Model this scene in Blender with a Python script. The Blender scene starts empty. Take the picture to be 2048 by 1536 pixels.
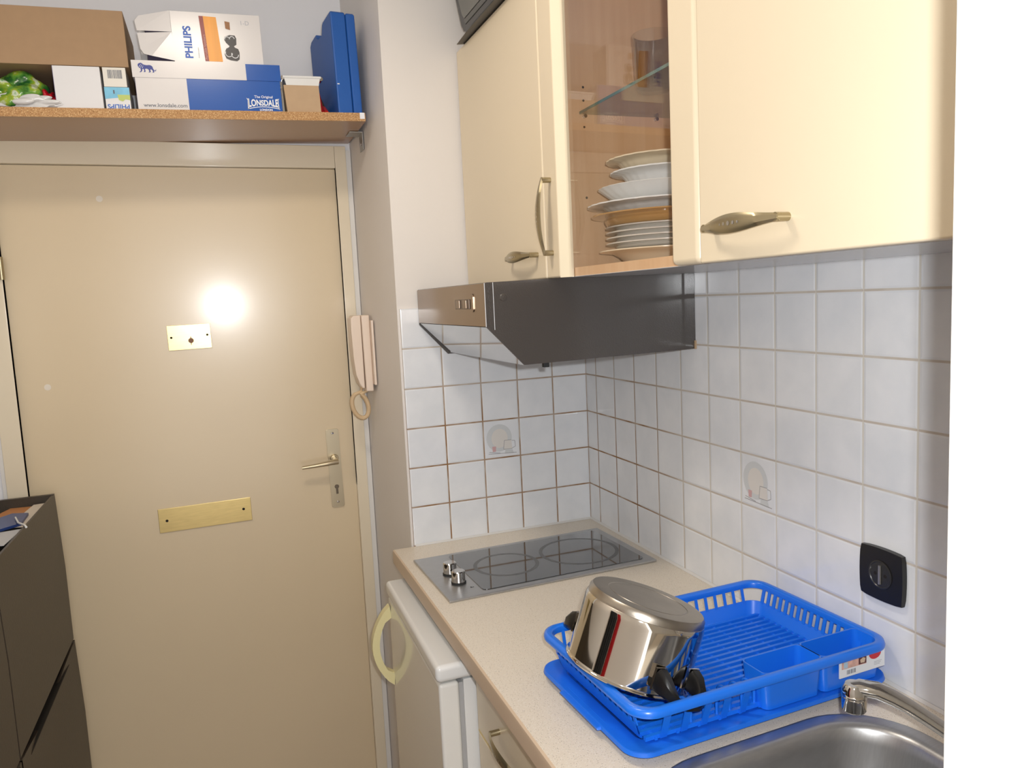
import bpy, bmesh, math, random
from mathutils import Vector, Matrix, Euler
random.seed(7)
R = math.radians
D = bpy.data
SC = bpy.context.scene
COL = SC.collection

# ------------------------------------------------------------------ camera
CAM = Vector((-0.9407, -1.9168, 1.5315))
yaw, pitch, roll = 0.3591, 0.1116, -0.0462
fw = Vector((math.sin(yaw)*math.cos(pitch), math.cos(yaw)*math.cos(pitch), -math.sin(pitch)))
rt = Vector((math.cos(yaw), -math.sin(yaw), 0)); up = rt.cross(fw)
r2 = rt*math.cos(roll)+up*math.sin(roll); u2 = up*math.cos(roll)-rt*math.sin(roll)
MC = Matrix((r2, u2, -fw)).transposed()
cd = D.cameras.new('camera'); cam = D.objects.new('camera', cd); COL.objects.link(cam)
cd.sensor_fit = 'HORIZONTAL'; cd.sensor_width = 36.0; cd.lens = 1537.8/2048*36
cd.clip_start = 0.01
cam.matrix_world = Matrix.Translation(CAM) @ MC.to_4x4()
SC.camera = cam

# ------------------------------------------------------------------ light
SC.view_settings.view_transform = 'Standard'; SC.view_settings.look = 'None'
SC.view_settings.exposure = 0.42; SC.view_settings.gamma = 1.0
SC.view_settings.use_curve_mapping = False
w = D.worlds.new('world'); SC.world = w; w.use_nodes = True
w.node_tree.nodes['Background'].inputs[0].default_value = (1.0, 0.97, 0.95, 1)
w.node_tree.nodes['Background'].inputs[1].default_value = 1.5
def area(name, loc, aim, size, power, color, shape='DISK', sy=None):
    l = D.lights.new(name, 'AREA'); l.shape = shape; l.size = size
    if sy: l.size_y = sy
    l.energy = power; l.color = color
    o = D.objects.new(name, l); COL.objects.link(o); o.location = loc
    o.rotation_euler = Vector(aim).to_track_quat('-Z', 'Y').to_euler()
    return o
# the camera's own flash, just right of and above the lens
fl = D.lights.new('flash', 'SPOT'); fl.energy = 30.0; fl.color = (0.96, 0.98, 1.0); fl.shadow_soft_size = 0.010; fl.spot_size = R(150); fl.spot_blend = 0.7
fo = D.objects.new('flash', fl); COL.objects.link(fo); fo.location = CAM+r2*0.030+u2*0.035+fw*0.012; fo.rotation_euler = fw.to_track_quat('-Z', 'Y').to_euler()
# the ceiling lamp over the kitchen passage
area('ceiling_light', (-0.95, -0.75, 2.44), (0, 0, -1), 0.26, 5.5, (1.0, 0.89, 0.76))

# ------------------------------------------------------------------ helpers
def lin(c):
    return tuple((x/255/12.92 if x <= 10.3 else ((x/255+0.055)/1.055)**2.4) for x in c)+(1.0,)

class MB:
    def __init__(s): s.bm = bmesh.new(); s.mi = 0
    def _faces(s, fs):
        for f in fs: f.material_index = s.mi
    def poly(s, vs, faces):
        v = [s.bm.verts.new(p) for p in vs]; out = []
        for f in faces:
            try: out.append(s.bm.faces.new([v[i] for i in f]))
            except ValueError: pass
        s._faces(out); return v, out
    def box(s, x0, x1, y0, y1, z0, z1, b=0.0, seg=2):
        v, f = s.poly([(x, y, z) for x in (x0, x1) for y in (y0, y1) for z in (z0, z1)],
                      [(0,1,3,2),(4,6,7,5),(0,4,5,1),(2,3,7,6),(0,2,6,4),(1,5,7,3)])
        if b > 0:
            es = list({e for q in f for e in q.edges})
            r = bmesh.ops.bevel(s.bm, geom=es, offset=b, segments=seg, profile=0.5, affect='EDGES')
            s._faces(r['faces'])
        return s
    def hexa(s, pts, b=0.0, seg=2):
        # 8 points: bottom loop of 4, then top loop of 4
        v, f = s.poly(pts, [(3,2,1,0),(4,5,6,7),(0,1,5,4),(1,2,6,5),(2,3,7,6),(3,0,4,7)])
        if b > 0:
            es = list({e for q in f for e in q.edges})
            r = bmesh.ops.bevel(s.bm, geom=es, offset=b, segments=seg, profile=0.5, affect='EDGES')
            s._faces(r['faces'])
        return s
    def prism(s, pts, axis, a0, a1, b=0.0, seg=2):
        n = len(pts)
        def P(p, a):
            return {'x': (a, p[0], p[1]), 'y': (p[0], a, p[1]), 'z': (p[0], p[1], a)}[axis]
        vs = [P(p, a0) for p in pts]+[P(p, a1) for p in pts]
        fs = [tuple(range(n-1, -1, -1)), tuple(range(n, 2*n))]+[(i, (i+1) % n, n+(i+1) % n, n+i) for i in range(n)]
        v, f = s.poly(vs, fs)
        if b > 0:
            es = list({e for q in f[:2] for e in q.edges})
            r = bmesh.ops.bevel(s.bm, geom=es, offset=b, segments=seg, profile=0.5, affect='EDGES')
            s._faces(r['faces'])
        return s
    def loft(s, loops, cap0=True, cap1=True, closed=True):
        V = [[s.bm.verts.new(p) for p in L] for L in loops]; out = []
        n = len(loops[0])
        for a, b in zip(V[:-1], V[1:]):
            for i in range(n if closed else n-1):
                j = (i+1) % n
                try: out.append(s.bm.faces.new((a[i], a[j], b[j], b[i])))
                except ValueError: pass
        if cap0: out.append(s.bm.faces.new(V[0][::-1]))
        if cap1: out.append(s.bm.faces.new(V[-1]))
        s._faces(out); return s
    def lathe(s, prof, c=(0,0,0), n=48, axis='z', scal=None):
        # profile of (r, h) pairs; r==0 closes on the axis
        V = []; out = []
        for r, h in prof:
            ring = []
            if r < 1e-6: pts = [(0.0, 0.0)]
            else:
                pts = []
                for i in range(n):
                    t = 2*math.pi*i/n; rr = r*(scal(t) if scal else 1)
                    pts.append((rr*math.cos(t), rr*math.sin(t)))
            for x, y in pts:
                p = {'z': (x, y, h), 'x': (h, x, y), 'y': (x, h, y)}[axis]
                ring.append(s.bm.verts.new((p[0]+c[0], p[1]+c[1], p[2]+c[2])))
            V.append(ring)
        for a, b in zip(V[:-1], V[1:]):
            for i in range(n):
                j = (i+1) % n
                q = [a[i % len(a)], a[j % len(a)], b[j % len(b)], b[i % len(b)]]
                q = [k for m, k in enumerate(q) if k not in q[:m]]
                if len(q) > 2:
                    try: out.append(s.bm.faces.new(q))
                    except ValueError: pass
        s._faces(out); return s
    def tube(s, pts, r, n=12, cap=True, flat=1.0, ref=None):
        P = [Vector(p) for p in pts]; loops = []
        m = len(P); rs = r if isinstance(r, (list, tuple)) else [r]*m
        prev = None
        for i in range(m):
            d = (P[min(i+1, m-1)]-P[max(i-1, 0)]).normalized()
            if prev is None:
                a = Vector(ref) if ref else (Vector((0,0,1)) if abs(d.z) < 0.9 else Vector((1,0,0)))
            else: a = prev
            a = (a-d*a.dot(d)).normalized(); prev = a; b = d.cross(a)
            loops.append([P[i]+rs[i]*(math.cos(t)*a*flat+math.sin(t)*b) for t in [2*math.pi*k/n for k in range(n)]])
        return s.loft(loops, cap, cap)
    def build(s, name, mats, parent=None, local=False, smooth=30, origin=None):
        bm = s.bm
        bmesh.ops.remove_doubles(bm, verts=bm.verts, dist=1e-6)
        bmesh.ops.recalc_face_normals(bm, faces=bm.faces)
        loc = None
        if parent is not None:
            if not local: bm.transform(WORLD[parent.name].inverted())
        else:
            if origin is None:
                xs = [v.co.x for v in bm.verts]; ys = [v.co.y for v in bm.verts]; zs = [v.co.z for v in bm.verts]
                origin = ((min(xs)+max(xs))/2, (min(ys)+max(ys))/2, min(zs))
            loc = Vector(origin); bm.transform(Matrix.Translation(-loc))
        me = D.meshes.new(name); bm.to_mesh(me); bm.free()
        for mt in (mats if isinstance(mats, (list, tuple)) else [mats]): me.materials.append(mt)
        if smooth:
            me.polygons.foreach_set('use_smooth', [True]*len(me.polygons))
            me.set_sharp_from_angle(angle=R(smooth))
        o = D.objects.new(name, me); COL.objects.link(o)
        if smooth: wn = o.modifiers.new('weighted_normal', 'WEIGHTED_NORMAL'); wn.keep_sharp = True; wn.weight = 100
        if parent is not None:
            o.parent = parent; WORLD[o.name] = WORLD[parent.name].copy()
        else:
            o.location = loc; WORLD[o.name] = Matrix.Translation(loc)
        return o
WORLD = {}
def thing(name, label, cat, loc=(0,0,0), rot=(0,0,0), group=None):
    o = D.objects.new(name, None); COL.objects.link(o); o.empty_display_size = 0.05
    o.location = loc; o.rotation_euler = rot
    WORLD[o.name] = Matrix.Translation(Vector(loc)) @ Euler(rot).to_matrix().to_4x4()
    return tag(o, label, cat, group)
def tag(o, label, cat, group=None):
    o['label'] = label; o['category'] = cat
    if group: o['group'] = group
    return o
def struct(o): o['kind'] = 'structure'; return o
def rrect(x0, x1, y0, y1, r, n=6):
    out = []
    for cx, cy, a0 in ((x1-r, y1-r, 0), (x0+r, y1-r, 90), (x0+r, y0+r, 180), (x1-r, y0+r, 270)):
        for i in range(n+1):
            t = R(a0+90*i/n); out.append((cx+r*math.cos(t), cy+r*math.sin(t)))
    return out
def text(s, size, mt, parent, M, name='lettering', warp=None, bold=0.0, sx=1.0, ext=0.0002, align='LEFT', space=1.0):
    cu = D.curves.new(name, 'FONT'); cu.body = s; cu.size = size; cu.extrude = 0; cu.offset = bold
    cu.align_x = align; cu.space_character = space; cu.resolution_u = 4
    t = D.objects.new(name, cu); COL.objects.link(t)
    bpy.context.view_layer.update()
    me = D.meshes.new_from_object(t.evaluated_get(bpy.context.evaluated_depsgraph_get()))
    D.objects.remove(t); D.curves.remove(cu)
    xs = [v.co.x for v in me.vertices] or [0]; ys = [v.co.y for v in me.vertices] or [0]
    x0, x1, y0, y1 = min(xs), max(xs), min(ys), max(ys)
    for v in me.vertices:
        if warp: v.co.x, v.co.y = warp((v.co.x-x0)/(x1-x0), (v.co.y-y0)/(y1-y0))
        else: v.co.x *= sx
    me.transform(M)
    me.materials.append(mt); me.name = name
    o = D.objects.new(name, me); COL.objects.link(o); o.parent = parent; WORLD[o.name] = WORLD[parent.name].copy()
    return o
def flat(pts, mt, parent, M, name):
    """a thin printed shape: polygon in (x, y) carried by M"""
    mb = MB(); vs = [M @ Vector((x, y, 0)) for x, y in pts]
    mb.poly(vs, [tuple(range(len(vs)))])
    return mb.build(name, mt, parent, local=True, smooth=0)
def copy_tree(o, parent=None):
    c = o.copy(); COL.objects.link(c); c.parent = parent; WORLD[c.name] = Matrix(WORLD[o.name])
    for ch in list(o.children): copy_tree(ch, c)
    return c

# ------------------------------------------------------------------ materials
def mat(name, rgb, rough=0.5, metal=0.0, spec=0.5, coat=0.0, coat_r=0.05, var=0.0, vscale=8.0, bump=0.0, bscale=80.0, stretch=None, aniso=0.0):
    m = D.materials.new(name); m.use_nodes = True; nt = m.node_tree; b = nt.nodes['Principled BSDF']
    c = lin(rgb); b.inputs['Base Color'].default_value = c
    b.inputs['Roughness'].default_value = rough; b.inputs['Metallic'].default_value = metal
    b.inputs['Specular IOR Level'].default_value = spec
    b.inputs['Coat Weight'].default_value = coat; b.inputs['Coat Roughness'].default_value = coat_r
    if aniso: b.inputs['Anisotropic'].default_value = aniso
    if var or bump:
        tc = nt.nodes.new('ShaderNodeTexCoord'); mp = nt.nodes.new('ShaderNodeMapping'); nt.links.new(tc.outputs['Object'], mp.inputs[0])
        if stretch: mp.inputs['Scale'].default_value = stretch
        if var:
            n = nt.nodes.new('ShaderNodeTexNoise'); n.inputs['Scale'].default_value = vscale; n.inputs['Detail'].default_value = 6
            nt.links.new(mp.outputs[0], n.inputs['Vector'])
            r = nt.nodes.new('ShaderNodeValToRGB'); nt.links.new(n.outputs['Fac'], r.inputs[0])
            r.color_ramp.elements[0].position = 0.3; r.color_ramp.elements[1].position = 0.7
            r.color_ramp.elements[0].color = tuple(x*(1-var) for x in c[:3])+(1,)
            r.color_ramp.elements[1].color = tuple(min(1, x*(1+var)) for x in c[:3])+(1,)
            nt.links.new(r.outputs[0], b.inputs['Base Color'])
        if bump:
            n = nt.nodes.new('ShaderNodeTexNoise'); n.inputs['Scale'].default_value = bscale; n.inputs['Detail'].default_value = 3
            nt.links.new(mp.outputs[0], n.inputs['Vector'])
            bp = nt.nodes.new('ShaderNodeBump'); bp.inputs['Strength'].default_value = bump; bp.inputs['Distance'].default_value = 0.002
            nt.links.new(n.outputs['Fac'], bp.inputs['Height']); nt.links.new(bp.outputs[0], b.inputs['Normal'])
    return m
def glassy(name, tint, gl=0.03, boost=1.0):
    m = D.materials.new(name); m.use_nodes = True; nt = m.node_tree; nt.nodes.clear()
    o = nt.nodes.new('ShaderNodeOutputMaterial'); mx = nt.nodes.new('ShaderNodeMixShader')
    t = nt.nodes.new('ShaderNodeBsdfTransparent'); t.inputs[0].default_value = tint+(1,)
    g = nt.nodes.new('ShaderNodeBsdfGlossy'); g.inputs['Roughness'].default_value = gl
    ge = nt.nodes.new('ShaderNodeNewGeometry'); dt = nt.nodes.new('ShaderNodeVectorMath'); dt.operation = 'DOT_PRODUCT'
    nt.links.new(ge.outputs['Incoming'], dt.inputs[0]); nt.links.new(ge.outputs['Normal'], dt.inputs[1])
    def mth(op, a, b):
        q = nt.nodes.new('ShaderNodeMath'); q.operation = op; q.use_clamp = op != 'ABSOLUTE'
        for i, k in enumerate((a, b)):
            if k is None: continue
            if isinstance(k, (int, float)): q.inputs[i].default_value = k
            else: nt.links.new(k, q.inputs[i])
        return q.outputs[0]
    fr = mth('POWER', mth('SUBTRACT', 1.0, mth('ABSOLUTE', dt.outputs['Value'], None)), 5.0)
    fr = mth('MULTIPLY', mth('ADD', mth('MULTIPLY', fr, 0.96), 0.04), boost)
    nt.links.new(fr, mx.inputs[0])
    nt.links.new(t.outputs[0], mx.inputs[1]); nt.links.new(g.outputs[0], mx.inputs[2]); nt.links.new(mx.outputs[0], o.inputs[0])
    return m
def tilemat(name, axis, off, P=0.103, z0=0.90):
    m = D.materials.new(name); m.use_nodes = True; nt = m.node_tree; N = nt.nodes; L = nt.links; b = N['Principled BSDF']
    ge = N.new('ShaderNodeNewGeometry'); sp = N.new('ShaderNodeSeparateXYZ'); L.new(ge.outputs['Position'], sp.inputs[0])
    def M(op, a, c=None, cl=False):
        q = N.new('ShaderNodeMath'); q.operation = op; q.use_clamp = cl
        for i, k in enumerate((a, c)):
            if k is None: continue
            if isinstance(k, (int, float)): q.inputs[i].default_value = k
            else: L.new(k, q.inputs[i])
        return q.outputs[0]
    def rng(v, a0, a1, b0, b1):
        q = N.new('ShaderNodeMapRange'); q.clamp = True
        L.new(v, q.inputs[0])
        for i, k in enumerate((a0, a1, b0, b1)): q.inputs[i+1].default_value = k
        return q.outputs[0]
    u = M('DIVIDE', M('ADD', M('MULTIPLY', sp.outputs[axis], -1.0), -off), P)
    v = M('DIVIDE', M('SUBTRACT', sp.outputs['Z'], z0), P)
    pu = M('PINGPONG', u, 0.5); pv = M('PINGPONG', v, 0.5)
    d = M('MINIMUM', pu, pv)
    mask = rng(d, 0.014, 0.023, 1.0, 0.0)
    nz = N.new('ShaderNodeTexNoise'); nz.inputs['Scale'].default_value = 14; nz.inputs['Detail'].default_value = 4; L.new(ge.outputs['Position'], nz.inputs['Vector'])
    nz2 = N.new('ShaderNodeTexNoise'); nz2.inputs['Scale'].default_value = 60; nz2.inputs['Detail'].default_value = 3; L.new(ge.outputs['Position'], nz2.inputs['Vector'])
    # cooking grime on the grout: heavy beside the hob, clean by the sink; vertical joints cleaner
    ny = M('MULTIPLY', sp.outputs['Y'], -1.0)
    dirt = rng(ny, 0.30, 0.62, 1.0, 0.0)
    horiz = M('LESS_THAN', pv, pu)
    faint = M('ADD', M('MULTIPLY', horiz, 0.30), 0.05)
    low = rng(sp.outputs['Z'], 1.22, 1.45, 1.0, 0.35)
    dirt = M('MAXIMUM', M('MULTIPLY', dirt, low), faint)
    dirt = M('MULTIPLY', dirt, rng(nz.outputs['Fac'], 0.30, 0.60, 0.45, 1.0), True)
    mg = N.new('ShaderNodeMix'); mg.data_type = 'RGBA'; L.new(dirt, mg.inputs[0]); mg.inputs[6].default_value = lin((222, 219, 210)); mg.inputs[7].default_value = lin((146, 108, 70))
    tb = N.new('ShaderNodeValToRGB'); L.new(nz.outputs['Fac'], tb.inputs[0])
    tb.color_ramp.elements[0].position = .35; tb.color_ramp.elements[1].position = .65
    tb.color_ramp.elements[0].color = lin((228, 231, 235)); tb.color_ramp.elements[1].color = lin((236, 238, 241))
    mx = N.new('ShaderNodeMix'); mx.data_type = 'RGBA'; L.new(mask, mx.inputs[0]); L.new(tb.outputs[0], mx.inputs[6]); L.new(mg.outputs[2], mx.inputs[7])
    L.new(mx.outputs[2], b.inputs['Base Color'])
    L.new(rng(mask, 0, 1, 0.13, 0.8), b.inputs['Roughness'])
    bp = N.new('ShaderNodeBump'); bp.inputs['Strength'].default_value = 0.6; bp.inputs['Distance'].default_value = 0.0012
    pillow = rng(d, 0.014, 0.05, 0.0, 1.0)
    h = M('ADD', pillow, M('MULTIPLY', nz2.outputs['Fac'], 0.10))
    L.new(h, bp.inputs['Height']); L.new(bp.outputs[0], b.inputs['Normal'])
    return m
def woodmat(name, a, b_, stretch, scale=6, rough=0.4):
    m = D.materials.new(name); m.use_nodes = True; nt = m.node_tree; N = nt.nodes; L = nt.links; b = N['Principled BSDF']
    tc = N.new('ShaderNodeTexCoord'); mp = N.new('ShaderNodeMapping'); mp.inputs['Scale'].default_value = stretch; L.new(tc.outputs['Object'], mp.inputs[0])
    n = N.new('ShaderNodeTexNoise'); n.inputs['Scale'].default_value = scale; n.inputs['Detail'].default_value = 8; L.new(mp.outputs[0], n.inputs['Vector'])
    r = N.new('ShaderNodeValToRGB'); L.new(n.outputs['Fac'], r.inputs[0]); r.color_ramp.elements[0].position = .32; r.color_ramp.elements[1].position = .68
    r.color_ramp.elements[0].color = lin(a); r.color_ramp.elements[1].color = lin(b_); L.new(r.outputs[0], b.inputs['Base Color'])
    b.inputs['Roughness'].default_value = rough
    return m
def speckmat(name, base, specks, scale, thr, rough, bump=0):
    m = D.materials.new(name); m.use_nodes = True; nt = m.node_tree; N = nt.nodes; L = nt.links; b = N['Principled BSDF']
    tc = N.new('ShaderNodeTexCoord'); prev = None
    base = lin(base)
    for i, (c, s, t) in enumerate(specks):
        vo = N.new('ShaderNodeTexVoronoi'); vo.inputs['Scale'].default_value = scale*s
        mp = N.new('ShaderNodeMapping'); mp.inputs['Location'].default_value = (i*3.1, i*1.7, i); L.new(tc.outputs['Object'], mp.inputs[0]); L.new(mp.outputs[0], vo.inputs['Vector'])
        r = N.new('ShaderNodeMapRange'); L.new(vo.outputs['Distance'], r.inputs[0]); r.inputs[1].default_value = t; r.inputs[2].default_value = t*1.35; r.inputs[3].default_value = 1; r.inputs[4].default_value = 0
        mx = N.new('ShaderNodeMix'); mx.data_type = 'RGBA'; L.new(r.outputs[0], mx.inputs[0]); mx.inputs[7].default_value = lin(c)
        if prev is None: mx.inputs[6].default_value = base
        else: L.new(prev, mx.inputs[6])
        prev = mx.outputs[2]
    L.new(prev, b.inputs['Base Color']); b.inputs['Roughness'].default_value = rough
    return m

m_wall = mat('wall_paint', (229, 224, 219), 0.55, bump=0.15, bscale=60)
m_wallb = mat('wall_paint_cool', (236, 236, 239), 0.6, bump=0.1, bscale=40)
m_ceil = mat('ceiling_paint', (235, 232, 226), 0.8)
m_floor = woodmat('floor_boards', (112, 84, 58), (142, 110, 78), (1, 8, 1), 5, 0.45)
m_door = mat('door_paint', (218, 200, 168), 0.30, coat=0.5, coat_r=0.16, var=0.015, vscale=3, bump=0.04, bscale=9)
m_frame = mat('frame_paint', (226, 214, 190), 0.28, coat=0.4, coat_r=0.12, bump=0.05, bscale=12)
m_caulk = mat('caulk', (222, 220, 216), 0.5)
m_tileF = tilemat('tiles_far', 'X', 0.0)
m_tileR = tilemat('tiles_right', 'Y', 0.0586)
m_cab = mat('cream_laminate', (227, 212, 184), 0.38, coat=0.15, coat_r=0.2)
m_cabedge = mat('cream_edge', (238, 226, 198), 0.25, coat=0.3, coat_r=0.12)
m_beech = woodmat('beech_interior', (226, 184, 142), (234, 196, 156), (1, 1, 0.06), 60, 0.35)
m_under = mat('cabinet_underside', (196, 196, 198), 0.2)
m_white = mat('white_enamel', (228, 229, 228), 0.22, coat=0.3, coat_r=0.08)
m_whitew = mat('white_tall', (238, 237, 230), 0.4)
m_fridged = mat('fridge_door', (232, 231, 226), 0.12, coat=0.6, coat_r=0.04)
m_grey = mat('gasket', (170, 170, 170), 0.6)
m_dgap = mat('dark_gap', (30, 28, 26), 0.8)
m_ivory = mat('ivory_plastic', (232, 222, 170), 0.3, coat=0.3)
m_intercom = mat('intercom_plastic', (233, 215, 198), 0.35)
m_cord = mat('cord_plastic', (214, 188, 150), 0.4)
m_work = speckmat('worktop_laminate', (226, 215, 198), [((176, 164, 146), 1.0, 0.16), ((242, 236, 226), 1.3, 0.2), ((150, 140, 126), 0.45, 0.075)], 300, 0, 0.35)
m_workedge = mat('worktop_edge', (206, 184, 160), 0.4)
m_steel = mat('brushed_steel', (186, 186, 186), 0.36, 0.9, var=0.05, vscale=40, stretch=(1, 12, 1))
m_steelp = mat('polished_steel', (205, 203, 200), 0.10, 1.0)
m_chrome = mat('chrome', (214, 212, 208), 0.045, 1.0)
m_pot = mat('pot_steel', (216, 210, 200), 0.05, 1.0)
m_potb = mat('pot_base', (176, 168, 156), 0.32, 1.0, var=0.12, vscale=18, bump=0.05, bscale=120)
m_bake = mat('bakelite', (20, 19, 18), 0.34, spec=0.35)
m_hoodblk = mat('hood_black', (66, 60, 56), 0.32, spec=0.7, coat=0.7, coat_r=0.14, bump=0.30, bscale=420)
m_hoodstl = mat('hood_steel', (150, 132, 116), 0.22, 0.9, var=0.03, vscale=30, stretch=(1, 14, 1))
m_mirror = mat('hood_visor', (190, 190, 190), 0.04, 1.0)
m_hobglass = mat('hob_glass', (30, 31, 33), 0.05, 0.0, 0.9, coat=1.0, coat_r=0.03)
m_ring = mat('hob_ring', (84, 85, 86), 0.25)
m_blue = mat('blue_plastic', (28, 118, 236), 0.30, coat=0.25, coat_r=0.2)
m_blued = mat('blue_tray', (26, 112, 230), 0.38, coat=0.15, coat_r=0.25, var=0.05, vscale=30)
m_case = mat('blue_case', (34, 92, 172), 0.45, bump=0.1, bscale=300)
m_sock = mat('black_socket', (30, 29, 28), 0.35)
m_blk = mat('black_gloss', (22, 22, 24), 0.18)
m_tvscreen = mat('tv_screen', (96, 96, 90), 0.14)
m_trones = mat('dark_brown_plastic', (62, 54, 44), 0.42, bump=0.15, bscale=200)
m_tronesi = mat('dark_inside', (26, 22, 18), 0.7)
m_brass = mat('brass', (208, 186, 128), 0.30, 1.0, var=0.06, vscale=25, stretch=(1, 1, 8))
m_nickel = mat('satin_nickel', (176, 164, 134), 0.33, 0.9)
m_alu = mat('door_hardware', (196, 184, 158), 0.32, 0.85)
m_hole = mat('hole_black', (24, 18, 14), 0.8)
m_card = mat('cardboard', (166, 136, 104), 0.75, var=0.03, vscale=40)
m_card2 = mat('cardboard_pale', (188, 160, 128), 0.75, var=0.03, vscale=40)
m_carton = mat('white_carton', (224, 224, 226), 0.35)
m_cartonf = mat('white_carton_gloss', (222, 219, 218), 0.22)
m_shoeblue = mat('shoe_box_blue', (32, 88, 172), 0.22)
m_purple = mat('carton_side', (92, 84, 128), 0.5)
m_printb = mat('print_blue', (36, 96, 190), 0.4)
m_navy = mat('print_navy', (34, 52, 140), 0.4)
m_greyp = mat('print_grey', (96, 100, 112), 0.5)
m_lgrey = mat('print_light_grey', (176, 178, 186), 0.5)
m_whitep = mat('print_white', (236, 238, 242), 0.4)
m_orange = mat('print_orange', (236, 158, 46), 0.35, var=0.08, vscale=70, stretch=(1, 1, 0.05))
m_maroon = mat('print_maroon', (140, 46, 40), 0.35)
m_brownp = mat('print_brown', (150, 100, 54), 0.4)
m_blackp = mat('print_black', (44, 42, 44), 0.35)
m_sky = mat('print_sky', (120, 190, 222), 0.4, var=0.25, vscale=20)
m_green = mat('print_green', (184, 200, 110), 0.4)
m_red = mat('red_plastic', (206, 38, 30), 0.35)
m_chip = speckmat('chipboard', (184, 142, 96), [((146, 104, 62), 1.0, 0.26), ((206, 170, 124), 0.8, 0.30), ((104, 72, 46), 0.5, 0.10)], 330, 0, 0.8)
m_shelf = mat('shelf_laminate', (166, 128, 96), 0.25, var=0.02, vscale=4)
m_zinc = mat('zinc', (178, 176, 172), 0.35, 0.9)
m_porc = mat('white_porcelain', (228, 230, 230), 0.16)
m_porcc = mat('cream_porcelain', (226, 212, 184), 0.16)
m_porcg = mat('grey_porcelain', (204, 200, 192), 0.16)
m_pane = glassy('pane_glass', (0.99, 0.985, 0.98), 0.01, 1.05)
m_shelfglass = glassy('shelf_glass', (0.88, 0.93, 0.91), 0.01, 1.0)
m_glassedge = mat('glass_edge', (96, 122, 112), 0.15)
m_clear = glassy('clear_glass', (0.98, 0.98, 0.98), 0.01, 1.2)
m_amber = mat('amber_glass', (176, 132, 70), 0.10, coat=0.5)
m_paper = mat('paper', (214, 204, 190), 0.8)
m_kraft = mat('kraft_paper', (186, 128, 78), 0.8)
m_bluepk = mat('blue_packet', (40, 62, 120), 0.35)
m_foilg = mat('green_wrapper', (64, 128, 44), 0.2, var=0.5, vscale=26, bump=0.6, bscale=70)
_r = [n for n in m_foilg.node_tree.nodes if n.type == 'VALTORGB'][0].color_ramp
for _p, _c in ((0.42, (34, 96, 34)), (0.50, (96, 150, 60)), (0.58, (150, 170, 40)), (0.64, (206, 214, 196))): _e = _r.elements.new(_p); _e.color = lin(_c)
_r.elements[0].color = lin((40, 50, 66)); _r.elements[-1].color = lin((70, 150, 60))
m_foilw = mat('clear_film', (206, 206, 206), 0.2, var=0.1, vscale=20, bump=0.5, bscale=50)
m_motifg = mat('motif_grey', (212, 215, 216), 0.2)
m_motifc = mat('motif_cream', (226, 222, 216), 0.2)
m_motifd = mat('motif_dark', (160, 158, 160), 0.2)
m_motifr = mat('motif_red', (212, 172, 172), 0.2)
m_rubber = mat('dark_rubber', (40, 40, 40), 0.7)

# ------------------------------------------------------------------ the room
mb = MB(); mb.box(-1.80, 0.10, -4.0, 0.60, -0.05, 0.0); struct(mb.build('floor', m_floor, smooth=0))
mb = MB(); mb.box(-1.80, 0.10, -4.0, 0.60, 2.55, 2.60); struct(mb.build('ceiling', m_ceil, smooth=0))
# wall with the entrance door (opening left free)
mb = MB(); mb.box(-1.70, -1.487, 0.385, 0.50, 0, 2.55); mb.box(-1.487, -0.561, 0.385, 0.50, 1.985, 2.55); mb.box(-0.561, -0.50, 0.385, 0.50, 0, 2.55)
struct(mb.build('wall_back', m_wallb, smooth=0))
# tiled pier between the door recess and the kitchen corner
mb = MB(); mb.prism([(-0.519, 0.008), (0.10, 0.008), (0.10, 0.50), (-0.5455, 0.50), (-0.5455, 0.385)], 'z', 0, 2.55, b=0.003, seg=2)
wf = struct(mb.build('wall_far', m_wall, smooth=20))
mb = MB(); mb.box(0.008, 0.10, -4.0, 0.008, 0, 2.55); wr = struct(mb.build('wall_right', m_wall, smooth=0))
mb = MB(); mb.box(-1.70, -1.567, -4.0, 0.385, 0, 2.55); struct(mb.build('wall_left', m_wall, smooth=0))
# tiling
mb = MB(); mb.box(-0.5132, 0.0, 0.0, 0.008, 0.895, 1.5162); tf = mb.build('tile_panel', m_tileF, wf, smooth=0)
mb = MB(); mb.box(0.0, 0.008, -1.618, 0.0, 0.895, 1.622); trp = mb.build('tile_panel', m_tileR, wr, smooth=0)
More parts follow.
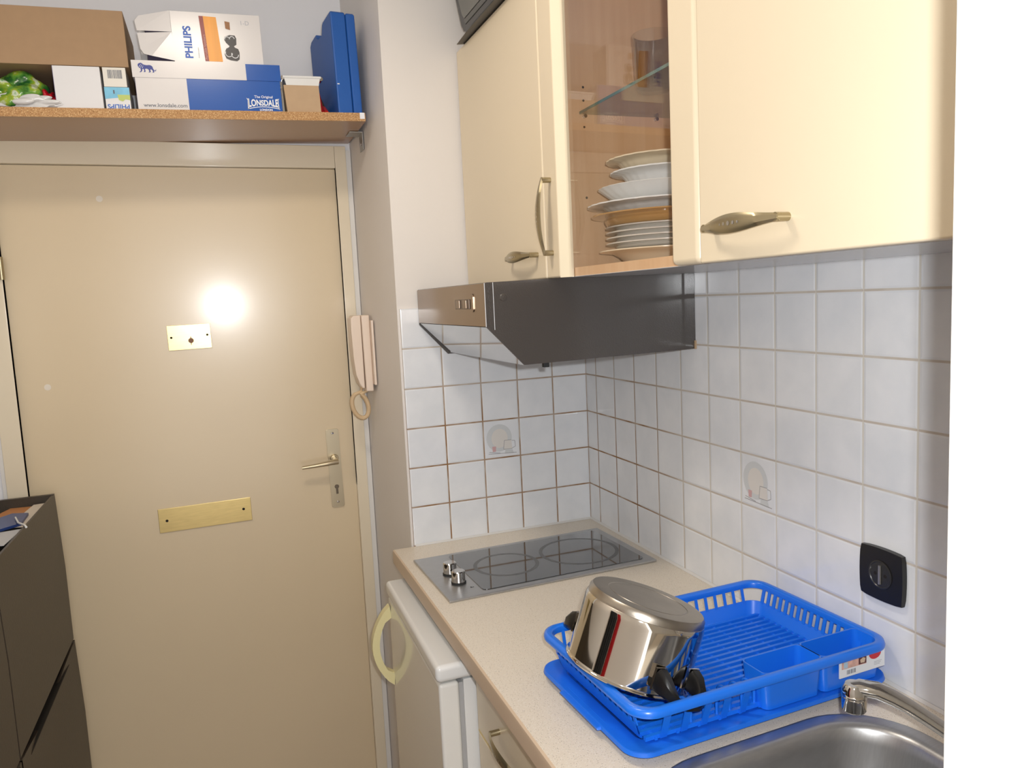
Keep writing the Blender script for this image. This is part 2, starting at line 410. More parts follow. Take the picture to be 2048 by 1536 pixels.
# printed motif tiles: a plate, a jug, a small cup on a table line
def motif(parent, M):
    ell = lambda cx, cy, rx, ry, n=28: [(cx+rx*math.cos(2*math.pi*i/n), cy+ry*math.sin(2*math.pi*i/n)) for i in range(n)]
    z = lambda k: M @ Matrix.Translation((0, 0, 0.0001*k))
    ring = MB(); o_ = ell(0.044, 0.054, 0.036, 0.037); i_ = ell(0.045, 0.053, 0.023, 0.026)
    vs = [z(1) @ Vector((x, y, 0)) for x, y in o_+i_]; n = 28
    ring.poly(vs, [(i, (i+1) % n, n+(i+1) % n, n+i) for i in range(n)]); ring.build('printed_plate', m_motifg, parent, smooth=0)
    def fp(pts, mt, k, name):
        q = MB(); q.poly([z(k) @ Vector((x, y, 0)) for x, y in pts], [tuple(range(len(pts)))]); return q.build(name, mt, parent, smooth=0)
    fp(i_, m_motifc, 1, 'printed_plate')
    fp([(0.055, 0.022), (0.080, 0.022), (0.078, 0.046), (0.058, 0.046)], m_motifc, 3, 'printed_jug')
    q = MB()
    for a, b in (((0.055, 0.022), (0.058, 0.046)), ((0.058, 0.046), (0.078, 0.046)), ((0.055, 0.022), (0.080, 0.022)), ((0.079, 0.044), (0.088, 0.043)), ((0.088, 0.043), (0.089, 0.027)), ((0.089, 0.027), (0.080, 0.023)), ((0.012, 0.013), (0.092, 0.010)), ((0.014, 0.018), (0.045, 0.013))):
        a, b = Vector(a), Vector(b); d = (b-a).normalized(); nn = Vector((-d.y, d.x))*0.0006
        q.poly([z(4) @ Vector((p.x, p.y, 0)) for p in (a+nn, b+nn, b-nn, a-nn)], [(0, 1, 2, 3)])
    q.build('printed_outline', m_motifd, parent, smooth=0)
    fp([(0.024, 0.018), (0.033, 0.018), (0.034, 0.032), (0.023, 0.032)], m_motifr, 3, 'printed_cup')
    fp([(0.058, 0.010), (0.084, 0.009), (0.080, 0.020), (0.060, 0.021)], m_motifg, 2, 'printed_bowl')
motif(wf, Matrix(((1, 0, 0, -0.309), (0, 0, -1, -0.0003), (0, 1, 0, 1.106), (0, 0, 0, 1))))
motif(wr, Matrix(((0, 0, -1, -0.0003), (-1, 0, 0, -0.0586-6*0.103), (0, 1, 0, 1.106+0.103-0.103), (0, 0, 0, 1))))

# ------------------------------------------------------------------ entrance door
d1 = D.objects.new('door_1', None); COL.objects.link(d1); d1.location = (-1.017, 0.40, 0); WORLD['door_1'] = Matrix.Translation(d1.location)
struct(d1)
mb = MB(); mb.box(-1.4408, -0.5932, 0.382, 0.422, 0.004, 1.9222, b=0.0008); mb.build('door_leaf', m_door, d1)
mb = MB()
mb.box(-1.487, -1.441, 0.366, 0.48, 0, 1.985, b=0.002); mb.box(-0.593, -0.561, 0.366, 0.48, 0, 1.985, b=0.002); mb.box(-1.441, -0.593, 0.366, 0.48, 1.923, 1.985, b=0.002)
mb.build('door_frame', m_frame, d1)
mb = MB(); mb.box(-1.4965, -1.4875, 0.372, 0.386, 0, 1.99); mb.box(-0.5605, -0.5465, 0.372, 0.3855, 0, 1.975)
struct(mb.build('trim_1', m_caulk, smooth=0))
# lever handle on its long plate
def doorpl(px, pz, w_, h_, tilt, name, m, r=0.004):
    """a plate screwed on the door leaf, in the leaf plane; returns matrix"""
    return Matrix.Translation((px, 0.3815, pz)) @ Matrix.Rotation(tilt, 4, 'Y')
th = thing('door_handle', 'satin metal lever handle on long plate with keyhole, on the beige door', 'door handle', (-0.653, 0.382, 1.052), (0, R(-0.8), 0))
mb = MB(); mb.prism(rrect(-0.0185, 0.0185, -0.118, 0.118, 0.006), 'y', -0.004, 0.0, b=0.001); mb.build('backplate', m_alu, th, True)
mb = MB(); mb.lathe([(0, -0.010), (0.0105, -0.010), (0.0125, -0.004)], (0, 0, 0.030), 24, 'y'); mb.tube([(0, -0.004, 0.030), (0, -0.040, 0.028)], 0.0085)
pts = [(0.004, -0.043, 0.027), (-0.010, -0.046, 0.027), (-0.03, -0.047, 0.0255), (-0.06, -0.046, 0.0235), (-0.098, -0.044, 0.0215)]
mb.tube(pts, [0.010, 0.0095, 0.0085, 0.0072, 0.0058], 14, flat=0.8); mb.build('lever', m_alu, th, True)
for zz in (0.106, -0.102):
    mb = MB(); mb.lathe([(0, -0.0062), (0.0035, -0.0060), (0.0042, -0.0042)], (0, 0, zz), 16, 'y'); mb.build('screw', m_steelp, th, True)
mb = MB(); mb.lathe([(0, -0.0050), (0.0062, -0.0050), (0.0066, -0.0040)], (0, 0, -0.056), 20, 'y'); mb.box(-0.0033, 0.0033, -0.0048, -0.004, -0.078, -0.060, b=0.001)
mb.build('keyhole', mat('keyhole_grey', (110, 100, 86), 0.4, 0.6), th, True)
# square brass lock plate
th = thing('lock_plate', 'small polished brass plate with a lock hole, higher on the door', 'lock plate', (-1.0195, 0.382, 1.465), (0, R(-0.8), 0))
mb = MB(); mb.box(-0.0555, 0.0555, -0.003, 0, -0.034, 0.034, b=0.0008); mb.build('plate', m_brass, th, True)
mb = MB(); mb.lathe([(0, -0.0042), (0.0062, -0.0042), (0.0070, -0.003)], (0.003, 0, -0.010), 20, 'y'); mb.box(0.002, 0.004, -0.0036, -0.003, -0.022, 0.001); mb.build('lock_hole', mat('lock_brown', (120, 84, 60), 0.5, 0.3), th, True)
for xx, zz in ((-0.046, 0.001), (0.046, 0.003)):
    mb = MB(); mb.lathe([(0, -0.0036), (0.0030, -0.0036), (0.0032, -0.003)], (xx, 0, zz), 14, 'y'); mb.build('screw_hole', m_hole, th, True)
# mail slot plate
th = thing('mail_slot_plate', 'long dull brass plate with two screws, lower on the door', 'mail slot plate', (-1.0195, 0.382, 0.962), (0, R(-0.6), 0))
mb = MB(); mb.box(-0.122, 0.122, -0.0035, 0, -0.0335, 0.0335, b=0.0008); mb.build('plate', m_brass, th, True)
for xx, zz in ((-0.101, -0.001), (0.101, 0.002)):
    mb = MB(); mb.lathe([(0, -0.0042), (0.0035, -0.0042), (0.0038, -0.0035)], (xx, 0, zz), 14, 'y'); mb.build('screw_hole', m_hole, th, True)
# hinge
mb = MB(); mb.tube([(-1.4405, 0.362, 1.635), (-1.4405, 0.362, 1.692)], 0.0065, 14); mb.box(-1.4555, -1.4405, 0.3635, 0.3655, 1.637, 1.690); mb.build('door_hinge', m_nickel, d1)
mb = MB(); mb.tube([(-1.4405, 0.362, 0.235), (-1.4405, 0.362, 0.292)], 0.0065, 14); mb.build('door_hinge', m_nickel, d1)
# worn white spots on the leaf
for x, z, r in ((-1.372, 1.355, 0.008), (-1.206, 1.838, 0.008)):
    mb = MB(); mb.lathe([(0, 0.3812), (r, 0.3812), (r*1.02, 0.382)], (x, 0, z), 18, 'y'); mb.build('paint_spot', mat('paint_spot', (228, 220, 206), 0.35), d1)

# ------------------------------------------------------------------ intercom
th = thing('intercom_handset', 'cream wall intercom with handset and coiled cord, beside the door', 'intercom', (-0.537, 0.28, 1.28))
mb = MB(); mb.box(-0.5450, -0.5385, 0.232, 0.335, 1.305, 1.487, b=0.002); mb.build('wall_plate', m_intercom, th)
mb = MB(); mb.hexa([(-0.566, 0.252, 1.286), (-0.545, 0.252, 1.286), (-0.545, 0.325, 1.286), (-0.566, 0.325, 1.286), (-0.568, 0.252, 1.502), (-0.545, 0.252, 1.502), (-0.545, 0.325, 1.502), (-0.568, 0.325, 1.502)], b=0.004, seg=3); mb.build('body', m_intercom, th)
mb = MB()
prof = [(-0.5685, 1.502), (-0.589, 1.502), (-0.597, 1.494), (-0.5965, 1.44), (-0.595, 1.38), (-0.591, 1.335), (-0.584, 1.308), (-0.576, 1.297), (-0.5685, 1.295)]
mb.prism(prof, 'y', 0.256, 0.312, b=0.004, seg=3); mb.build('handset', m_intercom, th)
mb = MB(); pts = [(-0.574, 0.285, 1.297), (-0.577, 0.28, 1.285)]+[(-0.583-0.0225*math.sin(t)*1.0-0.006*math.cos(t), 0.275, 1.245+0.036*math.cos(t)) for t in [R(a) for a in range(20, 341, 20)]]+[(-0.560, 0.275, 1.287)]
mb.tube(pts, [0.004, 0.0045]+[0.0058]*17+[0.004], 10)
# coil ridges
P = [Vector(p) for p in pts]; acc = []
for i in range(2, len(P)-2):
    for k in range(4): acc.append(P[i].lerp(P[i+1], k/4))
for i in range(0, len(acc)-1):
    d = (acc[i+1]-acc[i]).normalized(); a = Vector((0, 1, 0)); b = d.cross(a)
    mb.tube([acc[i]-d*0.0007, acc[i]+d*0.0007], 0.0066, 10)
mb.build('coiled_cord', m_cord, th)

# ------------------------------------------------------------------ high shelf over the door
TILT = -0.0226
def shz(x): return 2.0162+(x+0.552)*0.0226     # shelf top height along x (the board sags to the left)
th = thing('wall_shelf', 'brown chipboard shelf with raw front edge, above the door', 'shelf', (-0.552, 0.10, shz(-0.552)), (0, TILT, 0))
mb = MB(); mb.box(-1.014, 0.003, 0.0015, 0.284, -0.0205, 0.0); mb.build('board', m_shelf, th, True, smooth=0)
mb = MB(); mb.box(-1.014, 0.003, 0.0, 0.0015, -0.0205, 0.0); mb.build('raw_edge', m_chip, th, True, smooth=0)
mb = MB(); mb.box(-0.011, 0.001, -0.0006, 0.0, -0.015, 0.0002); mb.build('paint_chip', m_whitep, th, True, smooth=0)
th = thing('shelf_bracket', 'small zinc angle bracket under the right end of the shelf', 'bracket', (-0.536, 0.25, 1.97))
mb = MB(); mb.box(-0.572, -0.536, 0.215, 0.275, 1.9925, 1.9945, b=0.0005); mb.build('shelf_arm', m_zinc, th)
mb = MB(); mb.box(-0.5385, -0.5365, 0.215, 0.262, 1.948, 1.9925, b=0.0005); mb.build('wall_arm', m_zinc, th)
mb = MB(); mb.lathe([(0, -0.5408), (0.004, -0.5400), (0.0045, -0.5385)], (0, 0.238, 1.966), 14, 'x'); mb.build('screw', m_steelp, th)

def shelf_thing(name, label, cat, x, y, dz=0.0, yaw_=0.0):
    return thing(name, label, cat, (x, y, shz(x)+dz), (0, TILT, yaw_))
def front(M0=(0, 0, 0)):
    """matrix taking printed (x, y) to a box's front face: x right, y up, just in front of y = M0[1]"""
    return Matrix(((1, 0, 0, M0[0]), (0, 0, -1, M0[1]), (0, 1, 0, M0[2]), (0, 0, 0, 1)))
# white box
t = shelf_thing('storage_box', 'plain white box on the shelf, under the brown carton', 'box', -1.193, 0.112)
mb = MB(); mb.box(-0.0475, 0.0475, 0, 0.22, 0.0005, 0.0945, b=0.001); mb.build('carton', m_carton, t, True)
mb = MB(); mb.box(-0.0482, -0.0475, 0.001, 0.22, 0.001, 0.094); mb.build('side_print', m_purple, t, True)
# philips lamp cartons
t = shelf_thing('bulb_box', 'small bulb carton with sky picture and upside-down lettering, on the shelf', 'box', -1.115, 0.113)
mb = MB(); mb.box(-0.026, 0.026, 0, 0.10, 0.0005, 0.0505, b=0.0006); mb.build('carton', m_carton, t, True)
F = front((0, -0.0003, 0))
flat([(-0.026, 0.0505), (0.026, 0.0505), (0.026, 0.030), (-0.026, 0.024)], m_sky, t, F, 'sky_print')
flat([(0.0, 0.034), (0.026, 0.034), (0.026, 0.022), (0.016, 0.024), (0.010, 0.019), (0.002, 0.022)], m_green, t, front((0, -0.0005, 0)), 'grass_print')
flat([(-0.008, 0.036), (-0.005, 0.036), (-0.005, 0.044), (-0.008, 0.044)], m_greyp, t, front((0, -0.0005, 0)), 'lamp_print')
text('PHILIPS', 0.0145, m_printb, t, front((0, -0.0005, 0)) @ Matrix.Translation((0.0235, 0.0122, 0)) @ Matrix.Rotation(math.pi, 4, 'Z'), bold=0.0003)
t = shelf_thing('bulb_box', 'tiny white carton with a barcode, standing on the bulb carton', 'box', -1.117, 0.114, 0.0512)
mb = MB(); mb.box(-0.0245, 0.0235, 0, 0.09, 0.0005, 0.0435, b=0.0006); mb.build('carton', mat('carton_cream', (226, 223, 214), 0.35), t, True)
mb = MB()
x = -0.0145
while x < 0.014:
    wd = random.choice((0.0005, 0.0008, 0.0012)); mb.poly([front((0, -0.0003, 0)) @ Vector(p) for p in ((x, 0.019, 0), (x+wd, 0.019, 0), (x+wd, 0.038, 0), (x, 0.038, 0))], [(0, 1, 2, 3)]); x += wd+random.choice((0.0005, 0.0009))
mb.build('barcode', m_greyp, t, True, smooth=0)
# shoe box
t = shelf_thing('shoe_box', 'white and blue shoe box with lid, on the shelf under the speaker carton', 'box', -0.914, 0.112)
mb = MB(); mb.box(-0.160, -0.0495, 0, 0.20, 0.0005, 0.075); mb.mi = 1; mb.box(-0.0495, 0.1635, 0, 0.20, 0.0005, 0.075); mb.mi = 2; mb.box(-0.1606, -0.160, 0.001, 0.20, 0.001, 0.072); mb.build('box_base', [m_cartonf, m_shoeblue, m_purple], t, True, smooth=0)
mb = MB(); mb.box(-0.1645, 0.0865, -0.002, 0.202, 0.074, 0.112); mb.mi = 1; mb.box(0.0865, 0.1665, -0.002, 0.202, 0.074, 0.112); mb.build('lid', [m_cartonf, m_shoeblue], t, True, smooth=0)
F = front((0, -0.0004, 0))
text('www.lonsdale.com', 0.0124, m_greyp, t, F @ Matrix.Translation((-0.148, 0.008, 0)), bold=0.0001)
def wl(u, v):   # arched lettering, tall at both ends
    c = (2*u-1)**2; lo = 0.0155+0.0000*c-0.0045*c; hi = 0.0290+0.0035*c
    return 0.085+0.070*u, lo+(hi-lo)*v
text('LONSDALE', 0.02, m_whitep, t, F, warp=wl, bold=0.0006)
text('The Original', 0.0085, m_whitep, t, F @ Matrix.Translation((0.100, 0.0335, 0)) @ Matrix.Shear('XZ', 4, (0, 0)), bold=0.0001)
text('LONDON', 0.0068, m_whitep, t, F @ Matrix.Translation((0.110, 0.0035, 0)), bold=0.0002)
ban = []; n = 12
for i in range(n+1): u = i/n; c = (2*u-1)**2; ban.append((0.083+0.075*u, 0.0125-0.0055*c+0.0012))
for i in range(n, -1, -1): u = i/n; c = (2*u-1)**2; ban.append((0.083+0.075*u, 0.0125-0.0055*c-0.0004))
flat(ban, m_whitep, t, F, 'banner_line')
for xx, s_ in ((0.0828, 1), (0.1567, -1)):
    flat([(xx, 0.006), (xx+0.003*s_, 0.0075), (xx+0.003*s_, 0.030), (xx-0.0015*s_, 0.0335), (xx+0.001*s_, 0.028)], m_whitep, t, F, 'banner_end')
# walking lion emblem on the lid
lion = [(0, 17), (1, 20), (4, 22), (8, 23), (11, 21), (14, 18.5), (20, 17.5), (27, 18), (31, 17), (34, 14), (35, 9), (38, 5), (40, 5.5), (41, 8), (42, 7), (40.5, 3.5), (38, 3.5), (36, 5), (37, 2), (36, 0), (32, 0), (34, 2), (33, 5), (30, 8), (28, 6), (29, 2), (27, 0), (23, 0), (25.5, 2), (24, 7), (20, 9), (16, 8), (17, 3), (16, 0.5), (12, 0.5), (14, 3), (13, 8), (10, 8), (9, 3), (6, 0), (2, 0), (6, 3), (6, 9), (3, 11), (1, 13)]
flat([(-0.151+x*0.00092, 0.085+y*0.00092) for x, y in lion], m_navy, t, front((0, -0.0024, 0)), 'lion_emblem')
for i, (a, b) in enumerate((((3, 13), (8, 20)), ((6, 11), (11, 19)), ((10, 10), (13, 16)))):
    a, b = Vector(a), Vector(b); d = (b-a).normalized(); nn = Vector((-d.y, d.x))*0.5
    flat([(-0.151+p.x*0.00092, 0.085+p.y*0.00092) for p in (a+nn, b+nn*0.3, b-nn*0.3, a-nn)], m_whitep, t, front((0, -0.0026, 0)), 'emblem_line')
# speaker carton standing on the shoe box lid
t = shelf_thing('speaker_box', 'white carton picturing black speakers, standing on the shoe box', 'box', -0.925, 0.118, 0.1124)
mb = MB(); mb.box(-0.062, 0.139, 0, 0.085, 0.0004, 0.1165, b=0.0008); mb.build('carton', m_cartonf, t, True)
# torn open end: flaps folded round a hollow
mb = MB(); mb.box(-0.136, -0.062, 0.006, 0.085, 0.0004, 0.002); mb.box(-0.136, -0.062, 0.083, 0.085, 0.0004, 0.105); mb.hexa([(-0.128, 0.010, 0.102), (-0.062, 0, 0.1145), (-0.062, 0.085, 0.1145), (-0.128, 0.085, 0.102), (-0.128, 0.010, 0.1035), (-0.062, 0, 0.1165), (-0.062, 0.085, 0.1165), (-0.128, 0.085, 0.1035)]); mb.build('open_end', m_cartonf, t, True, smooth=0)
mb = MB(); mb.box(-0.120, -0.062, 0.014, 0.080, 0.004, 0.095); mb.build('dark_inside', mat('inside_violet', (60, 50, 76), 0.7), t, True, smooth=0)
mb = MB(); mb.poly([(-0.062, -0.0004, 0.0685), (-0.136, 0.004, 0.0695), (-0.139, 0.006, 0.092), (-0.130, 0.006, 0.103), (-0.062, -0.0004, 0.1165)], [(0, 1, 2, 3, 4)]); mb.build('upper_flap', m_cartonf, t, True, smooth=0)
mb = MB(); mb.poly([(-0.058, -0.0004, 0.003), (-0.110, -0.001, 0.0125), (-0.126, 0.001, 0.0165), (-0.133, 0.003, 0.028), (-0.136, 0.004, 0.064), (-0.062, -0.0008, 0.068)], [(0, 1, 2, 3, 4, 5)]); mb.build('lower_flap', m_cartonf, t, True, smooth=0)
F = front((0, -0.0005, 0)); V90 = Matrix.Rotation(math.pi/2, 4, 'Z')
text('PHILIPS', 0.0235, m_printb, t, F @ Matrix.Translation((-0.0205, 0.010, 0)) @ V90, bold=0.0008, sx=0.98)
text('Notebook speakers', 0.0030, m_greyp, t, F @ Matrix.Translation((-0.006, 0.012, 0)) @ V90)
flat([(0.006, 0.005), (0.0145, 0.005), (0.0105, 0.108), (0.001, 0.108)], m_maroon, t, F, 'maroon_band')
flat([(0.0145, 0.005), (0.0455, 0.005), (0.0395, 0.107), (0.0105, 0.108)], m_orange, t, F, 'orange_panel')
text('Portable Speakers', 0.0078, mat('print_pink', (200, 150, 140), 0.4), t, front((0, -0.0008, 0)) @ Matrix.Translation((0.0125, 0.009, 0)) @ Matrix.Rotation(R(92), 4, 'Z'))
blob1 = [(0.053, 0.030), (0.051, 0.022), (0.054, 0.013), (0.064, 0.009), (0.078, 0.0075), (0.084, 0.012), (0.0855, 0.028), (0.083, 0.036), (0.076, 0.039), (0.074, 0.042), (0.080, 0.046), (0.081, 0.060), (0.078, 0.067), (0.066, 0.0675), (0.055, 0.063), (0.053, 0.057), (0.057, 0.049), (0.064, 0.042), (0.062, 0.039), (0.056, 0.036)]
flat(blob1, m_blackp, t, F, 'speaker_print')
for cx, cy, r in ((0.061, 0.025, 0.0085), (0.0745, 0.0225, 0.0085), (0.060, 0.058, 0.006), (0.071, 0.059, 0.006)):
    arc = [(cx+r*math.cos(R(a)), cy+r*math.sin(R(a))) for a in (range(150, 361, 15) if r > 0.007 else range(0, 196, 15))]
    arc += [(cx+(r-0.0014)*math.cos(R(a)), cy+(r-0.0014)*math.sin(R(a))) for a in (range(360, 149, -15) if r > 0.007 else range(195, -1, -15))]
    flat(arc, m_whitep, t, front((0, -0.0008, 0)), 'speaker_ring_print')
flat([(0.0585, 0.082), (0.069, 0.079), (0.0695, 0.097), (0.058, 0.099)], m_brownp, t, F, 'notebook_print')
text('1-D', 0.014, m_lgrey, t, F @ Matrix.Translation((0.092, 0.092, 0)))
# cardboard inner with white tray on top
t = shelf_thing('cardboard_box', 'small brown box holding a white metal rack, beside the blue case', 'box', -0.699, 0.112)
mb = MB(); mb.hexa([(-0.0395, 0, 0.0005), (0.0425, 0, 0.0005), (0.0425, 0.10, 0.0005), (-0.0395, 0.10, 0.0005), (-0.0435, 0, 0.0665), (0.0415, 0, 0.0665), (0.0415, 0.10, 0.0665), (-0.0435, 0.10, 0.0665)]); mb.build('carton', m_card2, t, True, smooth=0)
mb = MB(); mb.hexa([(-0.035, 0.010, 0.067), (0.043, 0.010, 0.067), (0.043, 0.10, 0.067), (-0.035, 0.10, 0.067), (-0.040, 0.006, 0.085), (0.047, 0.006, 0.085), (0.047, 0.10, 0.085), (-0.040, 0.10, 0.085)]); mb.box(-0.043, 0.050, 0.004, 0.10, 0.085, 0.0905, b=0.001); mb.build('white_tray', m_white, t, True, smooth=0)
for xa, za, ra in ((0.050, 0.0855, 0.005), (-0.043, 0.0865, 0.005), (-0.049, 0.0735, 0.0035), (-0.050, 0.061, 0.0025)):
    mb = MB(); mb.tube([(xa, 0.008, za), (xa, 0.03, za)], ra); mb.build('chrome_fitting', m_chrome, t, True)
mb = MB(); mb.box(-0.049, -0.044, 0.02, 0.03, 0.001, 0.088); mb.build('chrome_bracket', m_chrome, t, True)
# red handled tool lying behind
t = shelf_thing('pliers', 'red handled tool, partly hidden between brown box and blue case', 'tool', -0.645, 0.16)
mb = MB(); mb.tube([(-0.004, 0.0, 0.010), (-0.006, 0.03, 0.066)], 0.0065, 12); mb.build('grip', m_red, t, True)
mb = MB(); mb.tube([(0.008, 0.0, 0.012), (0.006, 0.03, 0.030)], 0.0065, 12); mb.build('grip', m_red, t, True)
mb = MB(); mb.tube([(-0.004, 0.035, 0.058), (0.006, 0.05, 0.034), (0.012, 0.06, 0.014)], [0.006, 0.009, 0.008], 12); mb.build('jaw', mat('tool_brown', (112, 88, 60), 0.5, 0.3), t, True)
# blue tool case
t = shelf_thing('tool_case', 'tall blue plastic tool case standing at the right end of the shelf', 'case', -0.6125, 0.116, 0, R(8))
def case_prof(i):
    return [(0.0, 0.0005), (0.205, 0.0005), (0.205, 0.222), (0.190, 0.232), (0.145, 0.236), (0.135, 0.228), (0.125, 0.214), (0.086, 0.212), (0.080, 0.240), (0.070, 0.2455), (0.004, 0.2505-i), (0.0, 0.2465-i)]
mb = MB(); mb.prism([(y, z) for y, z in case_prof(0.0)], 'x', 0.0, 0.0385, b=0.004, seg=3); mb.build('case_half', m_case, t, True)
mb = MB(); mb.prism([(y+0.001, z-0.001 if z > 0.1 else z) for y, z in case_prof(0.0)], 'x', 0.0395, 0.064, b=0.005, seg=3); mb.build('case_half', m_case, t, True)
mb = MB(); mb.box(0.003, 0.0085, -0.0004, 0.001, 0.073, 0.0755); mb.build('white_mark', m_whitep, t, True)
# carton lying on top of white box and wrapper
t = shelf_thing('cardboard_box', 'large plain brown carton resting on the white box', 'box', -1.26, 0.112, 0.0955)
mb = MB(); mb.box(-0.250, 0.174, 0, 0.25, 0, 0.124, b=0.0015); mb.build('carton', m_card, t, True)
# crumpled snack packets
def crumple(name, c, s, mt, label, cat, seed, amp=0.35, parent=None):
    rnd = random.Random(seed); mb = MB()
    g = bmesh.ops.create_icosphere(mb.bm, subdivisions=5, radius=1.0)
    dirs = [(Vector((rnd.gauss(0, 1), rnd.gauss(0, 1), rnd.gauss(0, 1))).normalized(), rnd.uniform(4, 11), rnd.uniform(0, 6)) for _ in range(9)]
    for v in g['verts']:
        p = v.co.copy(); f = 1.0
        for d, fr, ph in dirs: f += amp/9*2*(abs(math.sin(p.dot(d)*fr*0.5+ph))-0.5)
        v.co = Vector((p.x*s[0]*f, p.y*s[1]*f, max(p.z*f, -0.93)*s[2]))+Vector((0, 0, s[2]*0.94))
    o = mb.build(name, mt, local=True, smooth=22, origin=(0, 0, 0)); o.location = c; return tag(o, label, cat)
crumple('snack_packet', (-1.350, 0.178, shz(-1.350)+0.001), (0.066, 0.055, 0.036), m_foilg, 'crumpled green and yellow plastic packet left on the shelf, under the carton', 'packet', 3, 1.1)
crumple('plastic_film', (-1.305, 0.112, shz(-1.305)+0.001), (0.056, 0.010, 0.013), m_foilw, 'crumpled white plastic film at the shelf edge before the green packet', 'plastic film', 5, 1.0)
crumple('red_wrapper', (-1.262, 0.150, shz(-1.262)+0.012), (0.017, 0.022, 0.016), mat('red_foil', (190, 24, 40), 0.2, bump=0.3, bscale=60), 'shiny red wrapper between the green packet and the white box', 'packet', 9, 0.7)

# ------------------------------------------------------------------ worktop, hob, sink
wt = thing('worktop', 'cream speckled laminate worktop running along the tiled wall', 'worktop', (-0.30, -0.80, 0.862))
wx = lambda y: -0.5665
mb = MB()
ys = [-0.0005, -0.25, -0.5, -0.75, -1.06]
for a, b in zip(ys[:-1], ys[1:]):
    pass
mb.hexa([(wx(-1.06), -1.06, 0.862), (-0.0008, -1.06, 0.862), (-0.0008, -0.0008, 0.862), (wx(0), -0.0008, 0.862), (wx(-1.06), -1.06, 0.90), (-0.0008, -1.06, 0.90), (-0.0008, -0.0008, 0.90), (wx(0), -0.0008, 0.90)])
# part with the sink cut-out
SA = R(2.5); SCX, SCY = -0.2815, -1.262
def srot(x, y): return (SCX+x*math.cos(SA)-y*math.sin(SA), SCY+x*math.sin(SA)+y*math.cos(SA))
hole = [srot(*p) for p in rrect(-0.197, 0.197, -0.169, 0.169, 0.09, 8)]
outer = []
X0, X1, Y0, Y1 = wx(-1.3), -0.0008, -1.61, -1.06
for (x, y) in hole:
    dx, dy = x-SCX, y-SCY
    s_ = min([(X1-SCX)/dx if dx > 1e-9 else 1e9, (X0-SCX)/dx if dx < -1e-9 else 1e9, (Y1-SCY)/dy if dy > 1e-9 else 1e9, (Y0-SCY)/dy if dy < -1e-9 else 1e9])
    ox, oy = SCX+dx*s_, SCY+dy*s_
    outer.append([ox, oy])
for cx, cy in ((X0, Y0), (X0, Y1), (X1, Y0), (X1, Y1)):
    k = min(range(len(outer)), key=lambda i: (outer[i][0]-cx)**2+(outer[i][1]-cy)**2); outer[k] = [cx, cy]
for p in outer:
    if abs(p[0]-X0) < 1e-6: p[0] = wx(p[1])
n = len(hole); vs = [(x, y, 0.90) for x, y in hole]+[(x, y, 0.90) for x, y in outer]+[(x, y, 0.862) for x, y in hole]+[(x, y, 0.862) for x, y in outer]
fs = []
for i in range(n):
    j = (i+1) % n
    fs += [(i, j, n+j, n+i), (2*n+i, 3*n+i, 3*n+j, 2*n+j), (i, 2*n+i, 2*n+j, j), (n+i, n+j, 3*n+j, 3*n+i)]
mb.poly(vs, fs)
mb.build('worktop_board', m_work, wt, smooth=0)
# front and end edging with rounded nose
mb = MB()
prof = [(0.0, 0.8625), (-0.0035, 0.8635), (-0.0045, 0.867), (-0.0045, 0.893), (-0.0035, 0.898), (0.0, 0.9002)]
loops = []
for y in (-0.0008, -0.4, -0.8, -1.2, -1.61): loops.append([(wx(y)+px, y, z) for px, z in prof])
mb.loft(loops, True, True, closed=True); mb.build('front_edging', m_workedge, wt, smooth=40)
mb = MB(); mb.prism([(-0.0006, 0.9), (-0.0045, 0.9003), (-0.0006, 0.905)], 'x', -0.51, -0.0005); mb.prism([(-0.0006, 0.9), (-0.0045, 0.9003), (-0.0006, 0.905)], 'y', -1.61, -0.0006); mb.build('sealant', m_caulk, wt, smooth=0)

th = thing('electric_hob', 'two-ring black glass hob with steel frame, let into the worktop', 'hob', (-0.286, -0.257, 0.90), (0, 0, R(1.6)))
mb = MB(); mb.box(-0.255, 0.255, -0.145, 0.145, 0.0004, 0.006, b=0.0015); mb.build('steel_frame', m_steel, th, True)
mb = MB(); gl = rrect(-0.172, 0.234, -0.1255, 0.1285, 0.012, 5); gl = [(x, y) for x, y in gl]
mb.prism(gl, 'z', 0.0061, 0.0072); mb.build('glass_plate', m_hobglass, th, True)
def ringm(cx, cy, r0, r1, name):
    mb = MB(); n = 64; vs = [(cx+r*math.cos(2*math.pi*i/n), cy+r*math.sin(2*math.pi*i/n), 0.0073) for r in (r0, r1) for i in range(n)]
    mb.poly(vs, [(i, (i+1) % n, n+(i+1) % n, n+i) for i in range(n)]); return mb.build(name, m_ring, th, True, smooth=0)
ringm(-0.068, 0.0, 0.069, 0.078, 'cooking_ring'); ringm(0.124, 0.0, 0.089, 0.098, 'cooking_ring')
for cy in (0.006, -0.056):
    mb = MB(); mb.lathe([(0, 0.0345), (0.0135, 0.0345), (0.0152, 0.0328), (0.0152, 0.0105), (0.0142, 0.0095), (0.0142, 0.0062)], (-0.205, cy, 0), 36); k = mb.build('control_knob', m_steelp, th, True)
    mb = MB(); mb.lathe([(0, 0.0064), (0.0168, 0.0064), (0.0168, 0.0094), (0.0142, 0.0094)], (-0.205, cy, 0), 36); q = mb.build('knob_collar', m_rubber, k, True)
mb = MB(); mb.box(-0.191, -0.183, -0.0965, -0.0945, 0.0060, 0.0063); mb.box(-0.190, -0.188, -0.0945, -0.0915, 0.0060, 0.0063); mb.build('dial_mark', m_hole, th, True)

